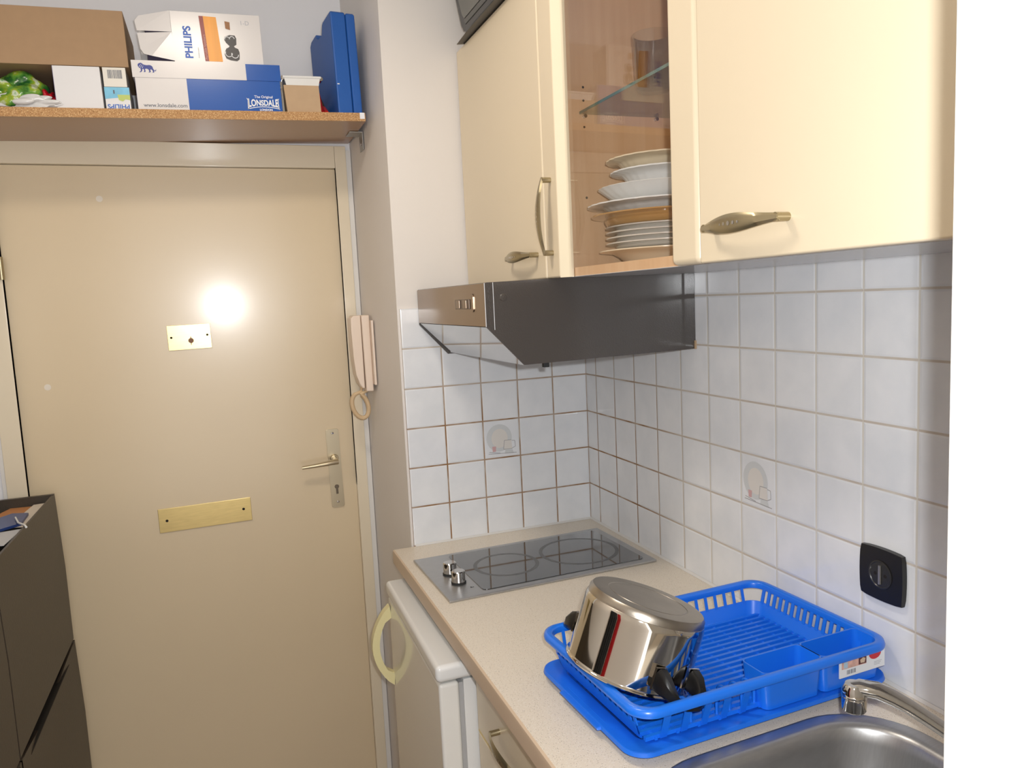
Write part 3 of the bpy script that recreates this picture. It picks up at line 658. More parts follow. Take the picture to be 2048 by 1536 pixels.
th = thing('sink', 'stainless steel sink bowl let into the worktop, below the tap', 'sink', (SCX, SCY, 0.90), (0, 0, SA))
L_ = lambda d, r, z: [(x, y, z) for x, y in rrect(-0.217+d, 0.217-d, -0.189+d, 0.189-d, r, 10)]
mb = MB(); mb.loft([L_(0, 0.115, 0.0004), L_(0.0015, 0.114, 0.0030), L_(0.006, 0.11, 0.0042), L_(0.020, 0.098, 0.0036), L_(0.027, 0.092, 0.0015), L_(0.031, 0.088, -0.004), L_(0.036, 0.085, -0.02), L_(0.048, 0.08, -0.115), L_(0.056, 0.075, -0.135), L_(0.075, 0.06, -0.145)], False, True)
mb.build('bowl', m_steel, th, True, smooth=50)
mb = MB(); mb.lathe([(0.0, -0.1445), (0.028, -0.1445), (0.034, -0.1425), (0.036, -0.1445)], (0.02, 0, 0), 32); mb.build('drain', m_steelp, th, True)

# tap
th = thing('mixer_tap', 'chrome tap with curved spout reaching over the sink', 'tap', (-0.075, -1.318, 0.90))
A = Vector((-0.219, -1.19, 0)); B = Vector((-0.05, -1.335, 0))
sp_ = [(-0.03, 1.0125), (0.03, 1.0165), (0.12, 1.0150), (0.20, 1.0080), (0.28, 0.999), (0.375, 0.986), (0.47, 0.9725), (0.60, 0.957), (0.76, 0.950), (0.86, 0.950)]
mb = MB(); mb.tube([(A.lerp(B, s).x, A.lerp(B, s).y, z) for s, z in sp_], [0.0095, 0.0125, 0.0132, 0.0125, 0.0115, 0.011, 0.011, 0.0115, 0.013, 0.014], 18, flat=0.8); mb.build('spout', m_chrome, th, smooth=60)
mb = MB(); mb.lathe([(0, 0.985), (0.0135, 0.985), (0.0150, 0.987), (0.0152, 1.003), (0.0145, 1.0040), (0.0155, 1.005), (0.0155, 1.014), (0.011, 1.021), (0, 1.022)], (A.x, A.y, 0), 32); mb.build('aerator', m_chrome, th, smooth=40)
bx_ = A.lerp(B, 0.85)
mb = MB(); mb.lathe([(0, 0.9005), (0.026, 0.9005), (0.026, 0.906), (0.021, 0.910), (0.020, 0.965), (0.022, 0.972), (0.022, 1.00), (0.016, 1.012), (0, 1.014)], (bx_.x, bx_.y, 0), 32); mb.build('tap_body', m_chrome, th, smooth=40)
mb = MB(); mb.tube([(bx_.x, bx_.y, 1.008), (bx_.x-0.02, bx_.y-0.03, 1.03), (bx_.x-0.05, bx_.y-0.07, 1.045)], [0.012, 0.009, 0.006], 12); mb.build('lever', m_chrome, th, smooth=60)

# wall socket (front outline bowed like a tile)
th = thing('wall_socket', 'black power socket on the tiles above the dish rack', 'socket', (-0.0004, -1.031, 1.076))
def bowed(w_, h_, bow, n=8):
    o = []
    for (ax, ay, bx, by, nx, ny) in ((-w_, -h_, w_, -h_, 0, -1), (w_, -h_, w_, h_, 1, 0), (w_, h_, -w_, h_, 0, 1), (-w_, h_, -w_, -h_, -1, 0)):
        for i in range(n):
            t_ = i/n; k = bow*4*t_*(1-t_); o.append((ax+(bx-ax)*t_+nx*k, ay+(by-ay)*t_+ny*k))
    return o
mb = MB(); mb.prism([(-1.031+a, 1.076+b) for a, b in bowed(0.0395, 0.0395, 0.0022)], 'x', -0.0095, -0.0004, b=0.002, seg=3); mb.build('cover_plate', m_sock, th)
mb = MB(); mb.lathe([(0.0215, -0.0095), (0.0225, -0.0105), (0.0205, -0.0108), (0.0195, -0.0098), (0.0190, -0.0100), (0, -0.0100)], (0, -1.031, 1.076), 40, 'x'); mb.build('socket_well', mat('socket_inner', (48, 47, 45), 0.3), th)
for yy in (-1.0405, -1.0215):
    mb = MB(); mb.lathe([(0, -0.0106), (0.0026, -0.0106), (0.0028, -0.0100)], (0, yy, 1.076), 14, 'x'); mb.build('pin_hole', m_hole, th)
mb = MB(); mb.tube([(-0.0112, -1.031, 1.061), (-0.0112, -1.031, 1.091)], 0.0022, 8); mb.build('earth_clip', m_steel, th)

# ------------------------------------------------------------------ cooker hood
th = thing('cooker_hood', 'black cooker hood with steel front, on the wall above the hob', 'cooker hood', (-0.23, -0.265, 1.40))
HP = [(-0.4635, 1.5625), (-0.4665, 1.560), (-0.4665, 1.478), (-0.392, 1.4005), (-0.0006, 1.4065), (-0.0006, 1.5705)]
mb = MB(); mb.prism(HP, 'y', -0.5305, -0.5285); mb.build('side_panel', m_hoodblk, th, smooth=0)
mb = MB(); mb.prism(HP[:2]+[(-0.4665, 1.474), (-0.395, 1.3955), (-0.0006, 1.4025), HP[5]], 'y', -0.0045, -0.0020); mb.build('side_panel', m_hoodblk, th, smooth=0)
mb = MB(); mb.prism([(-0.4620, 1.5625), (-0.462, 1.4805), (-0.39, 1.4045), (-0.003, 1.4095), (-0.003, 1.568)], 'y', -0.5284, -0.0046); mb.build('body', m_hoodblk, th, smooth=0)
mb = MB(); mb.box(-0.4672, -0.4622, -0.5283, -0.0047, 1.4785, 1.5612, b=0.0012); mb.build('front_band', m_hoodstl, th)
mb = MB(); mb.prism([(-0.4665, 1.4775), (-0.4625, 1.4795), (-0.3890, 1.4025), (-0.3925, 1.4000)], 'y', -0.5283, -0.0047); mb.build('visor', m_mirror, th, smooth=0)
mb = MB(); mb.box(-0.4672, -0.4664, -0.5306, -0.5284, 1.4785, 1.5612); mb.box(-0.4505, -0.4495, -0.5309, -0.5305, 1.472, 1.562); mb.build('edge_trim', m_whitep, th, smooth=0)
mb = MB(); mb.prism([(y, z) for y, z in rrect(-0.462, -0.322, 1.5065, 1.5425, 0.006)], 'x', -0.4690, -0.4671, b=0.0008); sw = mb.build('switch_plate', m_hoodstl, th)
mb = MB(); mb.box(-0.4712, -0.4690, -0.442, -0.345, 1.5125, 1.5325, b=0.001); mb.build('slider_track', mat('switch_brown', (96, 82, 72), 0.3, 0.5), sw)
for yy in (-0.418, -0.372):
    mb = MB(); mb.box(-0.4742, -0.4712, yy-0.012, yy+0.012, 1.514, 1.531, b=0.001); mb.build('slider', mat('slider_grey', (140, 122, 106), 0.3, 0.8), sw)
mb = MB(); mb.lathe([(0, -0.5322), (0.006, -0.5318), (0.0075, -0.5305)], (-0.43, 0, 1.5325), 20, 'y'); mb.build('screw_cap', m_hoodblk, th)
mb = MB(); mb.box(-0.345, -0.333, -0.515, -0.505, 1.391, 1.4005, b=0.001); mb.build('visor_catch', m_rubber, th)
mb = MB(); mb.box(-0.004, -0.0006, -0.5345, -0.5306, 1.406, 1.424); mb.build('fixing_tab', m_card2, th)

# ------------------------------------------------------------------ wall cabinets
def bow_handle(name, parent, M):
    """bow pull: two round posts and a leaf-shaped strap with five dots; local x along, y across, z out of the door"""
    mb = MB(); n = 22; L = 0.145; loops = []
    for i in range(n+1):
        t_ = i/n; x = (t_-0.5)*L; k = 4*t_*(1-t_)
        z = 0.017+0.0125*k; hw = 0.0045+0.0072*(math.sin(math.pi*t_)**1.5)
        loops.append([M @ Vector(p) for p in ((x, -hw, z-0.0018), (x, -hw*0.5, z+0.0016), (x, hw*0.5, z+0.0016), (x, hw, z-0.0018), (x, 0, z-0.003))])
    mb.loft(loops)
    for s_ in (-1, 1):
        a = M @ Vector((s_*(L/2-0.004), 0, 0.0)); b = M @ Vector((s_*(L/2-0.004), 0, 0.0185)); mb.tube([a, b], 0.0052, 14)
    mb.mi = 1
    for x, r in ((-0.017, 0.0016), (-0.009, 0.0022), (0, 0.0028), (0.009, 0.0022), (0.017, 0.0016)):
        t_ = x/L+0.5; z = 0.017+0.0125*4*t_*(1-t_)+0.0016
        vs = [M @ Vector((x+r*math.cos(a), r*math.sin(a), z+0.0003)) for a in [2*math.pi*k/12 for k in range(12)]]
        mb.poly(vs, [tuple(range(12))])
    return mb.build(name, [m_nickel, m_steelp], parent, smooth=40)
MH = lambda y, z, x=-0.33: Matrix(((0, 0, -1, x), (1, 0, 0, y), (0, 1, 0, z), (0, 0, 0, 1)))       # along y
MV = lambda y, z, x=-0.33: Matrix(((0, 0, -1, x), (0, -1, 0, y), (1, 0, 0, z), (0, 0, 0, 1)))      # along z
ZB, ZT = 1.5655, 2.147
def carcass(name, par, y0, y1, inner=m_beech):
    t_ = 0.016; mb = MB()
    mb.box(-0.3055, -0.0006, y0, y0+t_, ZB+0.001, ZT); mb.box(-0.3055, -0.0006, y1-t_, y1, ZB+0.001, ZT)
    mb.box(-0.3055, -0.0006, y0+t_, y1-t_, ZB+0.001, ZB+0.001+t_); mb.box(-0.3055, -0.0006, y0+t_, y1-t_, ZT-t_, ZT)
    mb.box(-0.008, -0.0006, y0+t_, y1-t_, ZB+t_, ZT-t_); mb.mi = 1
    mb.box(-0.3055, -0.0006, y0, y1, ZB, ZB+0.001)
    return mb.build(name, [inner, m_under], par, smooth=0)
th = thing('wall_cabinet', 'cream wall cabinet with solid door, above the cooker hood', 'cabinet', (-0.15, -0.258, ZB))
mb = MB(); mb.box(-0.3055, -0.0006, -0.512, -0.001, ZB+0.005, ZT); mb.build('carcass', m_cab, th, smooth=0)
mb = MB(); mb.box(-0.33, -0.3075, -0.5115, -0.001, ZB, ZT+0.002, b=0.004, seg=3); dd = mb.build('cabinet_door', m_cab, th)
bow_handle('handle', dd, MH(-0.403, 1.615))
th = thing('wall_cabinet', 'wall cabinet with glass door showing stacked plates', 'cabinet', (-0.15, -0.77, ZB))
carcass('carcass', th, -1.0285, -0.5135)
dd = D.objects.new('cabinet_door', None); COL.objects.link(dd); dd.parent = th; WORLD[dd.name] = WORLD[th.name].copy()
mb = MB(); mb.box(-0.33, -0.3075, -0.576, -0.5145, ZB, ZT+0.002, b=0.004, seg=3); fr = mb.build('stile', m_cab, dd)
mb = MB(); mb.prism([(-0.3295, -0.5765), (-0.3075, -0.5765), (-0.3075, -0.5905), (-0.3130, -0.5905)], 'z', ZB, ZT); mb.build('glazing_bead', m_cabedge, dd, smooth=0)
mb = MB(); mb.box(-0.33, -0.3075, -1.0275, -0.9585, ZB, ZT+0.002, b=0.009, seg=5); mb.build('stile', m_cab, dd)
mb = MB(); mb.box(-0.329, -0.308, -0.959, -0.576, 2.085, ZT+0.001, b=0.003); mb.build('top_rail', m_cab, dd)
mb = MB(); mb.box(-0.3155, -0.3115, -0.9605, -0.5800, ZB+0.002, 2.10); mb.build('glass_pane', m_pane, dd, smooth=0)
bow_handle('handle', dd, MV(-0.5465, 1.682))
for xx, zz in ((-0.245, 1.905), (-0.245, 1.93), (-0.245, 1.855), (-0.245, 1.72), (-0.085, 1.80)):
    mb = MB(); mb.lathe([(0, -0.5300), (0.0022, -0.5300), (0.0024, -0.5295)], (xx, 0, zz), 10, 'y'); mb.build('pin_hole', m_hole, th)
for xx in (-0.245, -0.085):
    mb = MB(); mb.tube([(xx, -0.5297, 1.8745), (xx, -0.5375, 1.8745)], 0.0035, 12); mb.build('shelf_pin', m_steelp, th)
th = thing('wall_cabinet', 'cream wall cabinet at the right, with long horizontal handle', 'cabinet', (-0.15, -1.32, ZB))
carcass('carcass', th, -1.612, -1.0295)
mb = MB(); mb.box(-0.33, -0.3075, -1.611, -1.0305, ZB, ZT+0.002, b=0.003, seg=3); dd = mb.build('cabinet_door', m_cab, th)
bow_handle('handle', dd, MH(-1.1335, 1.6085))
# glass shelf inside
mb = MB(); mb.mi = 0; mb.box(-0.2545, -0.012, -1.011, -0.531, 1.8785, 1.8835); mb.mi = 1; mb.box(-0.2555, -0.2545, -1.011, -0.531, 1.8785, 1.8835)
tag(mb.build('glass_shelf', [m_shelfglass, m_glassedge], smooth=0), 'clear glass shelf inside the glazed cabinet', 'shelf')
# drinking glasses standing on it
def tumbler(x, y, z, r, h, label):
    mb = MB(); mb.lathe([(0, 0.003), (r*0.8, 0.003), (r*0.86, 0.008), (r, h), (r-0.0018, h), (r*0.84, 0.010), (0, 0.010)], (0, 0, 0), 40)
    o = mb.build('drinking_glass', m_clear, local=True, smooth=40, origin=(0, 0, 0)); o.location = (x, y, z-0.0028); return tag(o, label, 'glass')
tumbler(-0.185, -0.690, 1.884, 0.036, 0.10, 'clear drinking glass standing on the glass shelf of the glazed cabinet')
# crockery pile: rim radius, foot radius, foot height, rim height, material, scallop
PX, PY = -0.156, -0.668
def plate(name, Rr, foot, h, mt, label, z, dx=0, dy=0, scal=False, group=None, deep=False):
    mb = MB(); e = 0.0032
    if deep: prof = [(0, 0), (foot, 0), (foot*1.05, 0.002), (foot+(Rr-foot)*0.55, h*0.45), (Rr*0.96, h*0.86), (Rr, h-0.001), (Rr-0.001, h), (Rr*0.93, h*0.88), (foot+(Rr-foot)*0.5, h*0.5+e), (foot*0.95, e), (0, e)]
    else: prof = [(0, 0), (foot, 0), (foot*1.06, 0.0025), (foot+(Rr-foot)*0.30, h*0.52), (Rr*0.80, h*0.80), (Rr, h-0.0022), (Rr, h), (Rr*0.80, h*0.80+e*0.8), (foot+(Rr-foot)*0.25, h*0.52+e), (foot*0.9, e), (0, e)]
    sc = (lambda t: 1+0.018*abs(math.sin(t*14))) if scal else None
    mb.lathe(prof, (0, 0, 0), 112 if scal else 72, scal=sc)
    o = mb.build(name, mt, local=True, smooth=45, origin=(0, 0, 0)); o.location = (PX+dx, PY+dy, z); tag(o, label, 'bowl' if 'bowl' in name else 'plate', group); return o
G_ = 'crockery stacked in the glazed cabinet'
plate('soup_plate', 0.121, 0.068, 0.026, m_porcc, 'cream soup plate at the bottom of the plate stack', 1.5827, group=G_)
for i, nm in enumerate(('lowest', 'second from below', 'third from below', 'topmost')):
    plate('dinner_plate', 0.110, 0.085, 0.0115, m_porcg, f'flat grey-white plate, {nm} of the four under the amber dish', 1.6105+i*0.0098, dy=-0.004, group=G_)
plate('glass_dish', 0.134, 0.100, 0.0210, m_amber, 'amber brown glass dish in the middle of the plate stack', 1.6518, group=G_)
plate('dinner_plate', 0.139, 0.09, 0.0175, m_porc, 'widest white plate, just above the amber dish', 1.6735, scal=True, group=G_)
plate('serving_bowl', 0.117, 0.07, 0.031, m_porc, 'deep white scalloped bowl, above the widest white plate', 1.6905, scal=True, deep=True, dx=-0.002, group=G_)
plate('small_plate', 0.098, 0.06, 0.0265, m_porc, 'small white scalloped plate, second from the top of the stack', 1.7225, scal=True, dy=-0.004, group=G_)
plate('small_plate', 0.103, 0.065, 0.021, m_porcc, 'cream scalloped plate at the very top of the stack', 1.7502, scal=True, group=G_)

# television on top
th = thing('television', 'black television on top of the wall cabinets', 'television', (-0.28, -0.33, 2.149))
ol = [(-0.135, 2.1525), (-0.116, 2.1560), (-0.1084, 2.163), (-0.0915, 2.181), (-0.069, 2.214), (-0.0514, 2.254), (-0.040, 2.32), (-0.036, 2.40), (-0.046, 2.462), (-0.068, 2.482)]
mir = lambda p: (-0.74-p[0], p[1])
mb = MB(); mb.prism(ol+[mir(p) for p in ol[::-1]], 'x', -0.342, -0.285, b=0.006, seg=3); mb.build('housing', m_blk, th)
q = [(-0.150, 2.1890), (-0.118, 2.1890), (-0.104, 2.2015), (-0.082, 2.240), (-0.066, 2.30), (-0.058, 2.40), (-0.066, 2.455), (-0.085, 2.468)]
mb = MB(); mb.prism(q+[mir(p) for p in q[::-1]], 'x', -0.3436, -0.3418); mb.build('screen', m_tvscreen, th, smooth=0)
q = [(-0.150, 2.174), (-0.124, 2.174), (-0.1155, 2.1865), (-0.150, 2.1865)]
mb = MB(); mb.prism([q[1], q[2], mir(q[2]), mir(q[1])], 'x', -0.3434, -0.3419); mb.build('control_strip', mat('tv_strip', (74, 74, 70), 0.3), th, smooth=0)
mb = MB(); fo_ = [(-0.345, -0.055), (-0.349, -0.15), (-0.349, -0.59), (-0.345, -0.685), (-0.12, -0.60), (-0.12, -0.14)]
mb.loft([[(x, y, 2.1495) for x, y in fo_], [(x+0.004 if x < -0.2 else x, -0.37+(y+0.37)*0.86, 2.1565) for x, y in fo_]]); mb.build('stand_foot', m_blk, th, smooth=0)

# ------------------------------------------------------------------ fridge
th = thing('fridge', 'white undercounter fridge beneath the worktop, below the hob', 'fridge', (-0.31, -0.305, 0), (0, 0, 0))
fx = lambda y: 0.016*(y+0.07)     # the front runs slightly out of square
mb = MB(); mb.hexa([(-0.558, -0.555, 0.02), (-0.03, -0.555, 0.02), (-0.03, -0.055, 0.02), (-0.552, -0.055, 0.02), (-0.558, -0.555, 0.806), (-0.03, -0.555, 0.806), (-0.03, -0.055, 0.806), (-0.552, -0.055, 0.806)], b=0.002); mb.build('body', m_white, th)
mb = MB(); mb.hexa([(-0.6115, -0.559, 0.808), (-0.03, -0.559, 0.808), (-0.03, -0.052, 0.808), (-0.6045, -0.052, 0.808), (-0.6115, -0.559, 0.842), (-0.03, -0.559, 0.842), (-0.03, -0.052, 0.842), (-0.6045, -0.052, 0.842)], b=0.010, seg=4); mb.build('lid', m_white, th, smooth=50)
mb = MB(); mb.hexa([(-0.6065, -0.555, 0.11), (-0.566, -0.555, 0.11), (-0.560, -0.055, 0.11), (-0.6005, -0.055, 0.11), (-0.6065, -0.555, 0.8035), (-0.566, -0.555, 0.8035), (-0.560, -0.055, 0.8035), (-0.6005, -0.055, 0.8035)], b=0.007, seg=4)
dd = mb.build('fridge_door', m_fridged, th, smooth=50)
mb = MB(); mb.hexa([(-0.566, -0.550, 0.115), (-0.558, -0.550, 0.115), (-0.552, -0.06, 0.115), (-0.560, -0.06, 0.115), (-0.566, -0.550, 0.799), (-0.558, -0.550, 0.799), (-0.552, -0.06, 0.799), (-0.560, -0.06, 0.799)]); mb.build('door_gasket', m_grey, th, smooth=0)
mb = MB(); o_, i_ = [], []
for k in range(17):
    t_ = k/16; zz = 0.578+0.206*t_; bow = (math.sin(math.pi*t_))**0.75
    o_.append((-0.6005-0.049*bow-0.002, zz)); i_.append((-0.6005-0.033*bow if 0.12 < t_ < 0.88 else -0.6005, 0.578+0.206*(0.10+0.80*t_)))
n = len(o_); vs = [(x, y, z) for y in (-0.0565, -0.0785) for x, z in o_+i_]; m_ = 2*n; fs = []
for k in range(n-1):
    fs += [(k, k+1, n+k+1, n+k), (m_+k, m_+n+k, m_+n+k+1, m_+k+1), (k, m_+k, m_+k+1, k+1), (n+k, n+k+1, m_+n+k+1, m_+n+k)]
fs += [(0, n, m_+n, m_), (n-1, m_+n-1, m_+2*n-1, 2*n-1)]
mb.poly(vs, fs); mb.build('handle', m_ivory, dd, smooth=35)
for a in ((-0.55, -0.10), (-0.55, -0.51), (-0.06, -0.10), (-0.06, -0.51)):
    mb = MB(); mb.lathe([(0, 0), (0.015, 0), (0.013, 0.0215), (0, 0.0215)], (a[0], a[1], 0), 16); mb.build('foot', m_rubber, th)

# ------------------------------------------------------------------ base cabinet with drawers
th = thing('base_cabinet', 'cream base cabinet with drawer and bow handle, right of the fridge', 'cabinet', (-0.28, -0.80, 0))
mb = MB(); mb.box(-0.512, -0.02, -1.605, -0.5645, 0.10, 0.745); mb.box(-0.512, -0.502, -1.605, -0.5645, 0.745, 0.861); mb.box(-0.502, -0.02, -0.580, -0.5645, 0.745, 0.861); mb.build('carcass', m_cab, th, smooth=0)
mb = MB(); mb.box(-0.48, -0.46, -1.605, -0.5645, 0.0, 0.10); mb.build('plinth', m_cab, th, smooth=0)
mb = MB(); mb.box(-0.536, -0.513, -1.00, -0.5655, 0.7055, 0.8575, b=0.002); dr = mb.build('drawer', m_cab, th)
mb = MB(); mb.box(-0.5355, -0.513, -1.00, -0.5655, 0.7010, 0.7053); mb.build('drawer_edge', mat('yellow_edge', (226, 200, 130), 0.4), dr)
bow_handle('handle', dr, MH(-0.762, 0.768, -0.536))
for zz in ((0.11, 0.4005), (0.4035, 0.6985)):
    mb = MB(); mb.box(-0.536, -0.513, -1.00, -0.5655, zz[0], zz[1], b=0.002); dr = mb.build('drawer', m_cab, th)
    bow_handle('handle', dr, MH(-0.776, zz[1]-0.07, -0.536))
mb = MB(); mb.box(-0.536, -0.513, -1.603, -1.003, 0.11, 0.8575, b=0.002); dr = mb.build('cabinet_door', m_cab, th)
bow_handle('handle', dr, MH(-1.12, 0.79, -0.536))

# ------------------------------------------------------------------ dish rack and drip tray
RX, RY, RA = -0.2455, -0.912, R(2.5)
tray = thing('drip_tray', 'blue plastic drip tray lying under the dish rack', 'tray', (RX, RY, 0.90), (0, 0, RA))
W, H = 0.2375, 0.152
def TL(d, r, z, n=8): return [(x, y, z) for x, y in rrect(-W+d, W-d, -H+d, H-d, r, n)]
mb = MB(); mb.loft([TL(0, 0.034, 0.0135), TL(0.0015, 0.033, 0.0185), TL(0.004, 0.031, 0.0195), TL(0.030, 0.022, 0.0170), TL(0.034, 0.020, 0.0145), TL(0.042, 0.018, 0.0055), TL(0.048, 0.016, 0.0045)], False, True)
mb.loft([TL(0.001, 0.034, 0.0130), TL(0.006, 0.031, 0.0165), TL(0.036, 0.020, 0.0120), TL(0.044, 0.018, 0.0015), TL(0.050, 0.016, 0.0008)], False, True)
mb.build('tray_body', m_blued, tray, True, smooth=50)
mb = MB(); mb.hexa([(-W-0.0055, -0.062, 0.0130), (-W+0.012, -0.066, 0.0145), (-W+0.012, 0.062, 0.0145), (-W-0.0055, 0.058, 0.0130), (-W-0.0055, -0.060, 0.0165), (-W+0.012, -0.062, 0.0193), (-W+0.012, 0.058, 0.0193), (-W-0.0055, 0.056, 0.0165)], b=0.0015); mb.build('pouring_lip', m_blued, tray, True)

rk = thing('dish_rack', 'blue plastic dish rack on the worktop, holding an upturned pot', 'dish rack', (RX, RY, 0.90), (0, 0, RA))
W2, H2 = 0.2330, 0.158
def RL(d, r, z, n=8): return [(x, y, z) for x, y in rrect(-W2+d, W2-d, -H2+d, H2-d, r, n)]
mb = MB()   # rolled rim
mb.loft([RL(0.011, 0.028, 0.0675), RL(0.001, 0.036, 0.0690), RL(0.0, 0.037, 0.0730), RL(0.002, 0.035, 0.0785), RL(0.006, 0.032, 0.0805), RL(0.012, 0.028, 0.0800), RL(0.0145, 0.026, 0.0770), RL(0.0150, 0.026, 0.0690), RL(0.0135, 0.027, 0.0675)], False, False)
mb.build('rim', m_blue, rk, True, smooth=50)
mb = MB()   # sloping lower wall
Z1, Z0 = 0.046, 0.022
mb.loft([RL(0.0195, 0.024, Z1), RL(0.0175, 0.025, Z1), RL(0.026, 0.021, Z0), RL(0.030, 0.020, Z0)], False, False)
mb.loft([RL(0.0195, 0.024, Z1), RL(0.0285, 0.020, Z0+0.002), RL(0.0300, 0.020, Z0)], False, False)
bmesh.ops.delete(mb.bm, geom=[f for f in mb.bm.faces if f.calc_center_median().y < -H2+0.045 and f.calc_center_median().x < 0.06 and abs(f.calc_center_median().y+H2-0.02) < 0.02], context='FACES')
mb.build('lower_wall', m_blue, rk, True, smooth=50)
def slats(edge, positions, hw, z0, z1, name='slat'):
    mb = MB()
    for p in positions:
        for_ = []
        for z, d in ((z0, 0.0185+(0.046-z0)*(0.42 if edge == 'near' else 0.35)), (z1, 0.0130)):
            for a, b in ((-hw, 0.0), (hw, 0.0), (hw, 0.0022), (-hw, 0.0022)):
                if edge == 'far': for_.append((p+a, H2-d-b, z))
                if edge == 'near': for_.append((p+a, -H2+d+b, z))
                if edge == 'right': for_.append((W2-d-b, p+a, z))
                if edge == 'left': for_.append((-W2+d+b, p+a, z))
        mb.hexa(for_)
    return mb
for edge, pos, hw, z0 in (('far', [-0.19+0.0209*i for i in range(19)], 0.0028, 0.044), ('right', [-0.118+0.0148*i for i in range(17)], 0.0034, 0.044), ('left', [-0.118+0.0148*i for i in range(17)], 0.0034, 0.044), ('near', [-0.176, -0.142, -0.108, -0.074, -0.040], 0.0052, 0.0205)):
    for p in pos: slats(edge, [p], hw, z0, 0.070).build('slat', m_blue, rk, True, smooth=0)
mb = MB()   # floor grid
y = -H2+0.034
while y < H2-0.030:
    mb.box(-W2+0.029, W2-0.029, y-0.0028, y+0.0028, 0.0205, 0.0265); y += 0.0143
x = -W2+0.045
while x < W2-0.03:
    mb.box(x-0.0022, x+0.0022, -H2+0.029, H2-0.029, 0.0200, 0.0232); x += 0.036
mb.build('grid_floor', m_blue, rk, True, smooth=0)
mb = MB()
for x, y in ((-0.18, -0.11), (-0.18, 0.11), (0.18, -0.11), (0.18, 0.11)): mb.box(x-0.006, x+0.006, y-0.006, y+0.006, 0.0050, 0.0205)
mb.build('rack_foot', m_blue, rk, True, smooth=0)
# plate prongs: little hoops along the near side
for i in range(7):
    x = -0.125+i*0.0225
    mb = MB(); mb.tube([(x, -0.121, 0.024), (x, -0.121, 0.046), (x, -0.119, 0.0505), (x, -0.114, 0.053), (x, -0.103, 0.053), (x, -0.098, 0.0505), (x, -0.096, 0.046), (x, -0.096, 0.024)], 0.0025, 8); mb.build('plate_prong', m_blue, rk, True, smooth=50)
# cutlery holder of two cups
mb = MB()
def cup(x0, x1, y0, y1, z0, z1, t_=0.0022):
    a = rrect(x0, x1, y0, y1, 0.010, 4); b = rrect(x0+t_, x1-t_, y0+t_, y1-t_, 0.008, 4)
    c = rrect(x0+0.004, x1-0.004, y0+0.003, y1-0.003, 0.010, 4); e = rrect(x0+0.006, x1-0.006, y0+0.005, y1-0.005, 0.008, 4)
    mb.loft([[(x, y, z0) for x, y in c], [(x, y, z1) for x, y in a], [(x, y, z1) for x, y in b], [(x, y, z0+0.002) for x, y in e]], True, True)
cup(-0.012, 0.100, -0.1440, -0.0900, 0.020, 0.0775); cup(0.098, 0.2190, -0.1440, -0.0900, 0.020, 0.0775)
mb.build('cutlery_holder', m_blue, rk, True, smooth=50)
# price label on the near side
LB = Matrix(((1, 0, 0, 0.128), (0, 0, -1, -0.1508), (0, 0.72, 0, 0.0420), (0, 0, 0, 1)))
lab = MB(); lab.box(0.124, 0.2165, -0.1505, -0.1490, 0.0405, 0.0765); lb = lab.build('paper_label', m_whitep, rk, True, smooth=0)
def lflat(p, m, n, k=0): return flat(p, m, lb, Matrix.Translation((0, -0.0001*k, 0)) @ LB, n)
lflat([(0.0, 0.0165), (0.050, 0.0155), (0.050, 0.034), (0.0, 0.034)], mat('photo_pink', (214, 170, 156), 0.4, var=0.3, vscale=90), 'label_photo')
lflat([(0.034, 0.017), (0.050, 0.017), (0.050, 0.034), (0.034, 0.034)], mat('photo_dark', (92, 44, 48), 0.4), 'label_photo', 1)
lflat([(0.038, 0.020), (0.046, 0.019), (0.048, 0.028), (0.043, 0.031), (0.037, 0.027)], mat('photo_skin', (216, 190, 164), 0.4), 'label_photo', 2)
lflat([(0.004, 0.018), (0.012, 0.0175), (0.012, 0.031), (0.004, 0.031)], mat('photo_blue', (180, 204, 222), 0.4), 'label_photo', 1)
lflat([(0.068+0.0125*math.cos(R(a)), 0.032+0.0125*math.sin(R(a))) for a in range(180, 361, 12)], mat('label_red', (206, 44, 58), 0.4), 'red_roundel')
for i in range(9): lflat([(0.010+i*0.0021, 0.003), (0.0112+i*0.0021, 0.003), (0.0112+i*0.0021, 0.0125), (0.010+i*0.0021, 0.0125)], m_greyp if i % 3 else m_lgrey, 'barcode')
for i in range(3): lflat([(0.066, 0.0125-i*0.0032), (0.082-i*0.002, 0.0125-i*0.0032), (0.082-i*0.002, 0.0135-i*0.0032), (0.066, 0.0135-i*0.0032)], m_lgrey, 'small_print')

# ------------------------------------------------------------------ upturned pot leaning in the rack
ax = Vector((0.338, -0.035, 0.9405)).normalized(); pu = ax.cross(Vector((0, 0, 1))).normalized(); pv = ax.cross(pu)
MP = Matrix((pu, pv, ax)).transposed()
pot = thing('cooking_pot', 'shiny steel cooking pot with black handles, upturned in the rack', 'pot', (-0.4050, -0.9290, 0.9645), tuple(MP.to_euler()))
Rp, Hp = 0.0925, 0.1115
mb = MB(); mb.lathe([(0.0905, 0.0005), (0.0945, -0.0012), (0.0965, 0.0008), (0.0955, 0.0030), (Rp, 0.0055), (Rp, Hp-0.0220), (Rp-0.0008, Hp-0.016), (Rp-0.0020, Hp-0.0125)], n=96)
mb.lathe([(0.0905, 0.0005), (0.0908, 0.01), (0.0908, Hp-0.018), (0.086, Hp-0.010), (0, Hp-0.009)], n=96); mb.build('pot_wall', m_pot, pot, True, smooth=60)
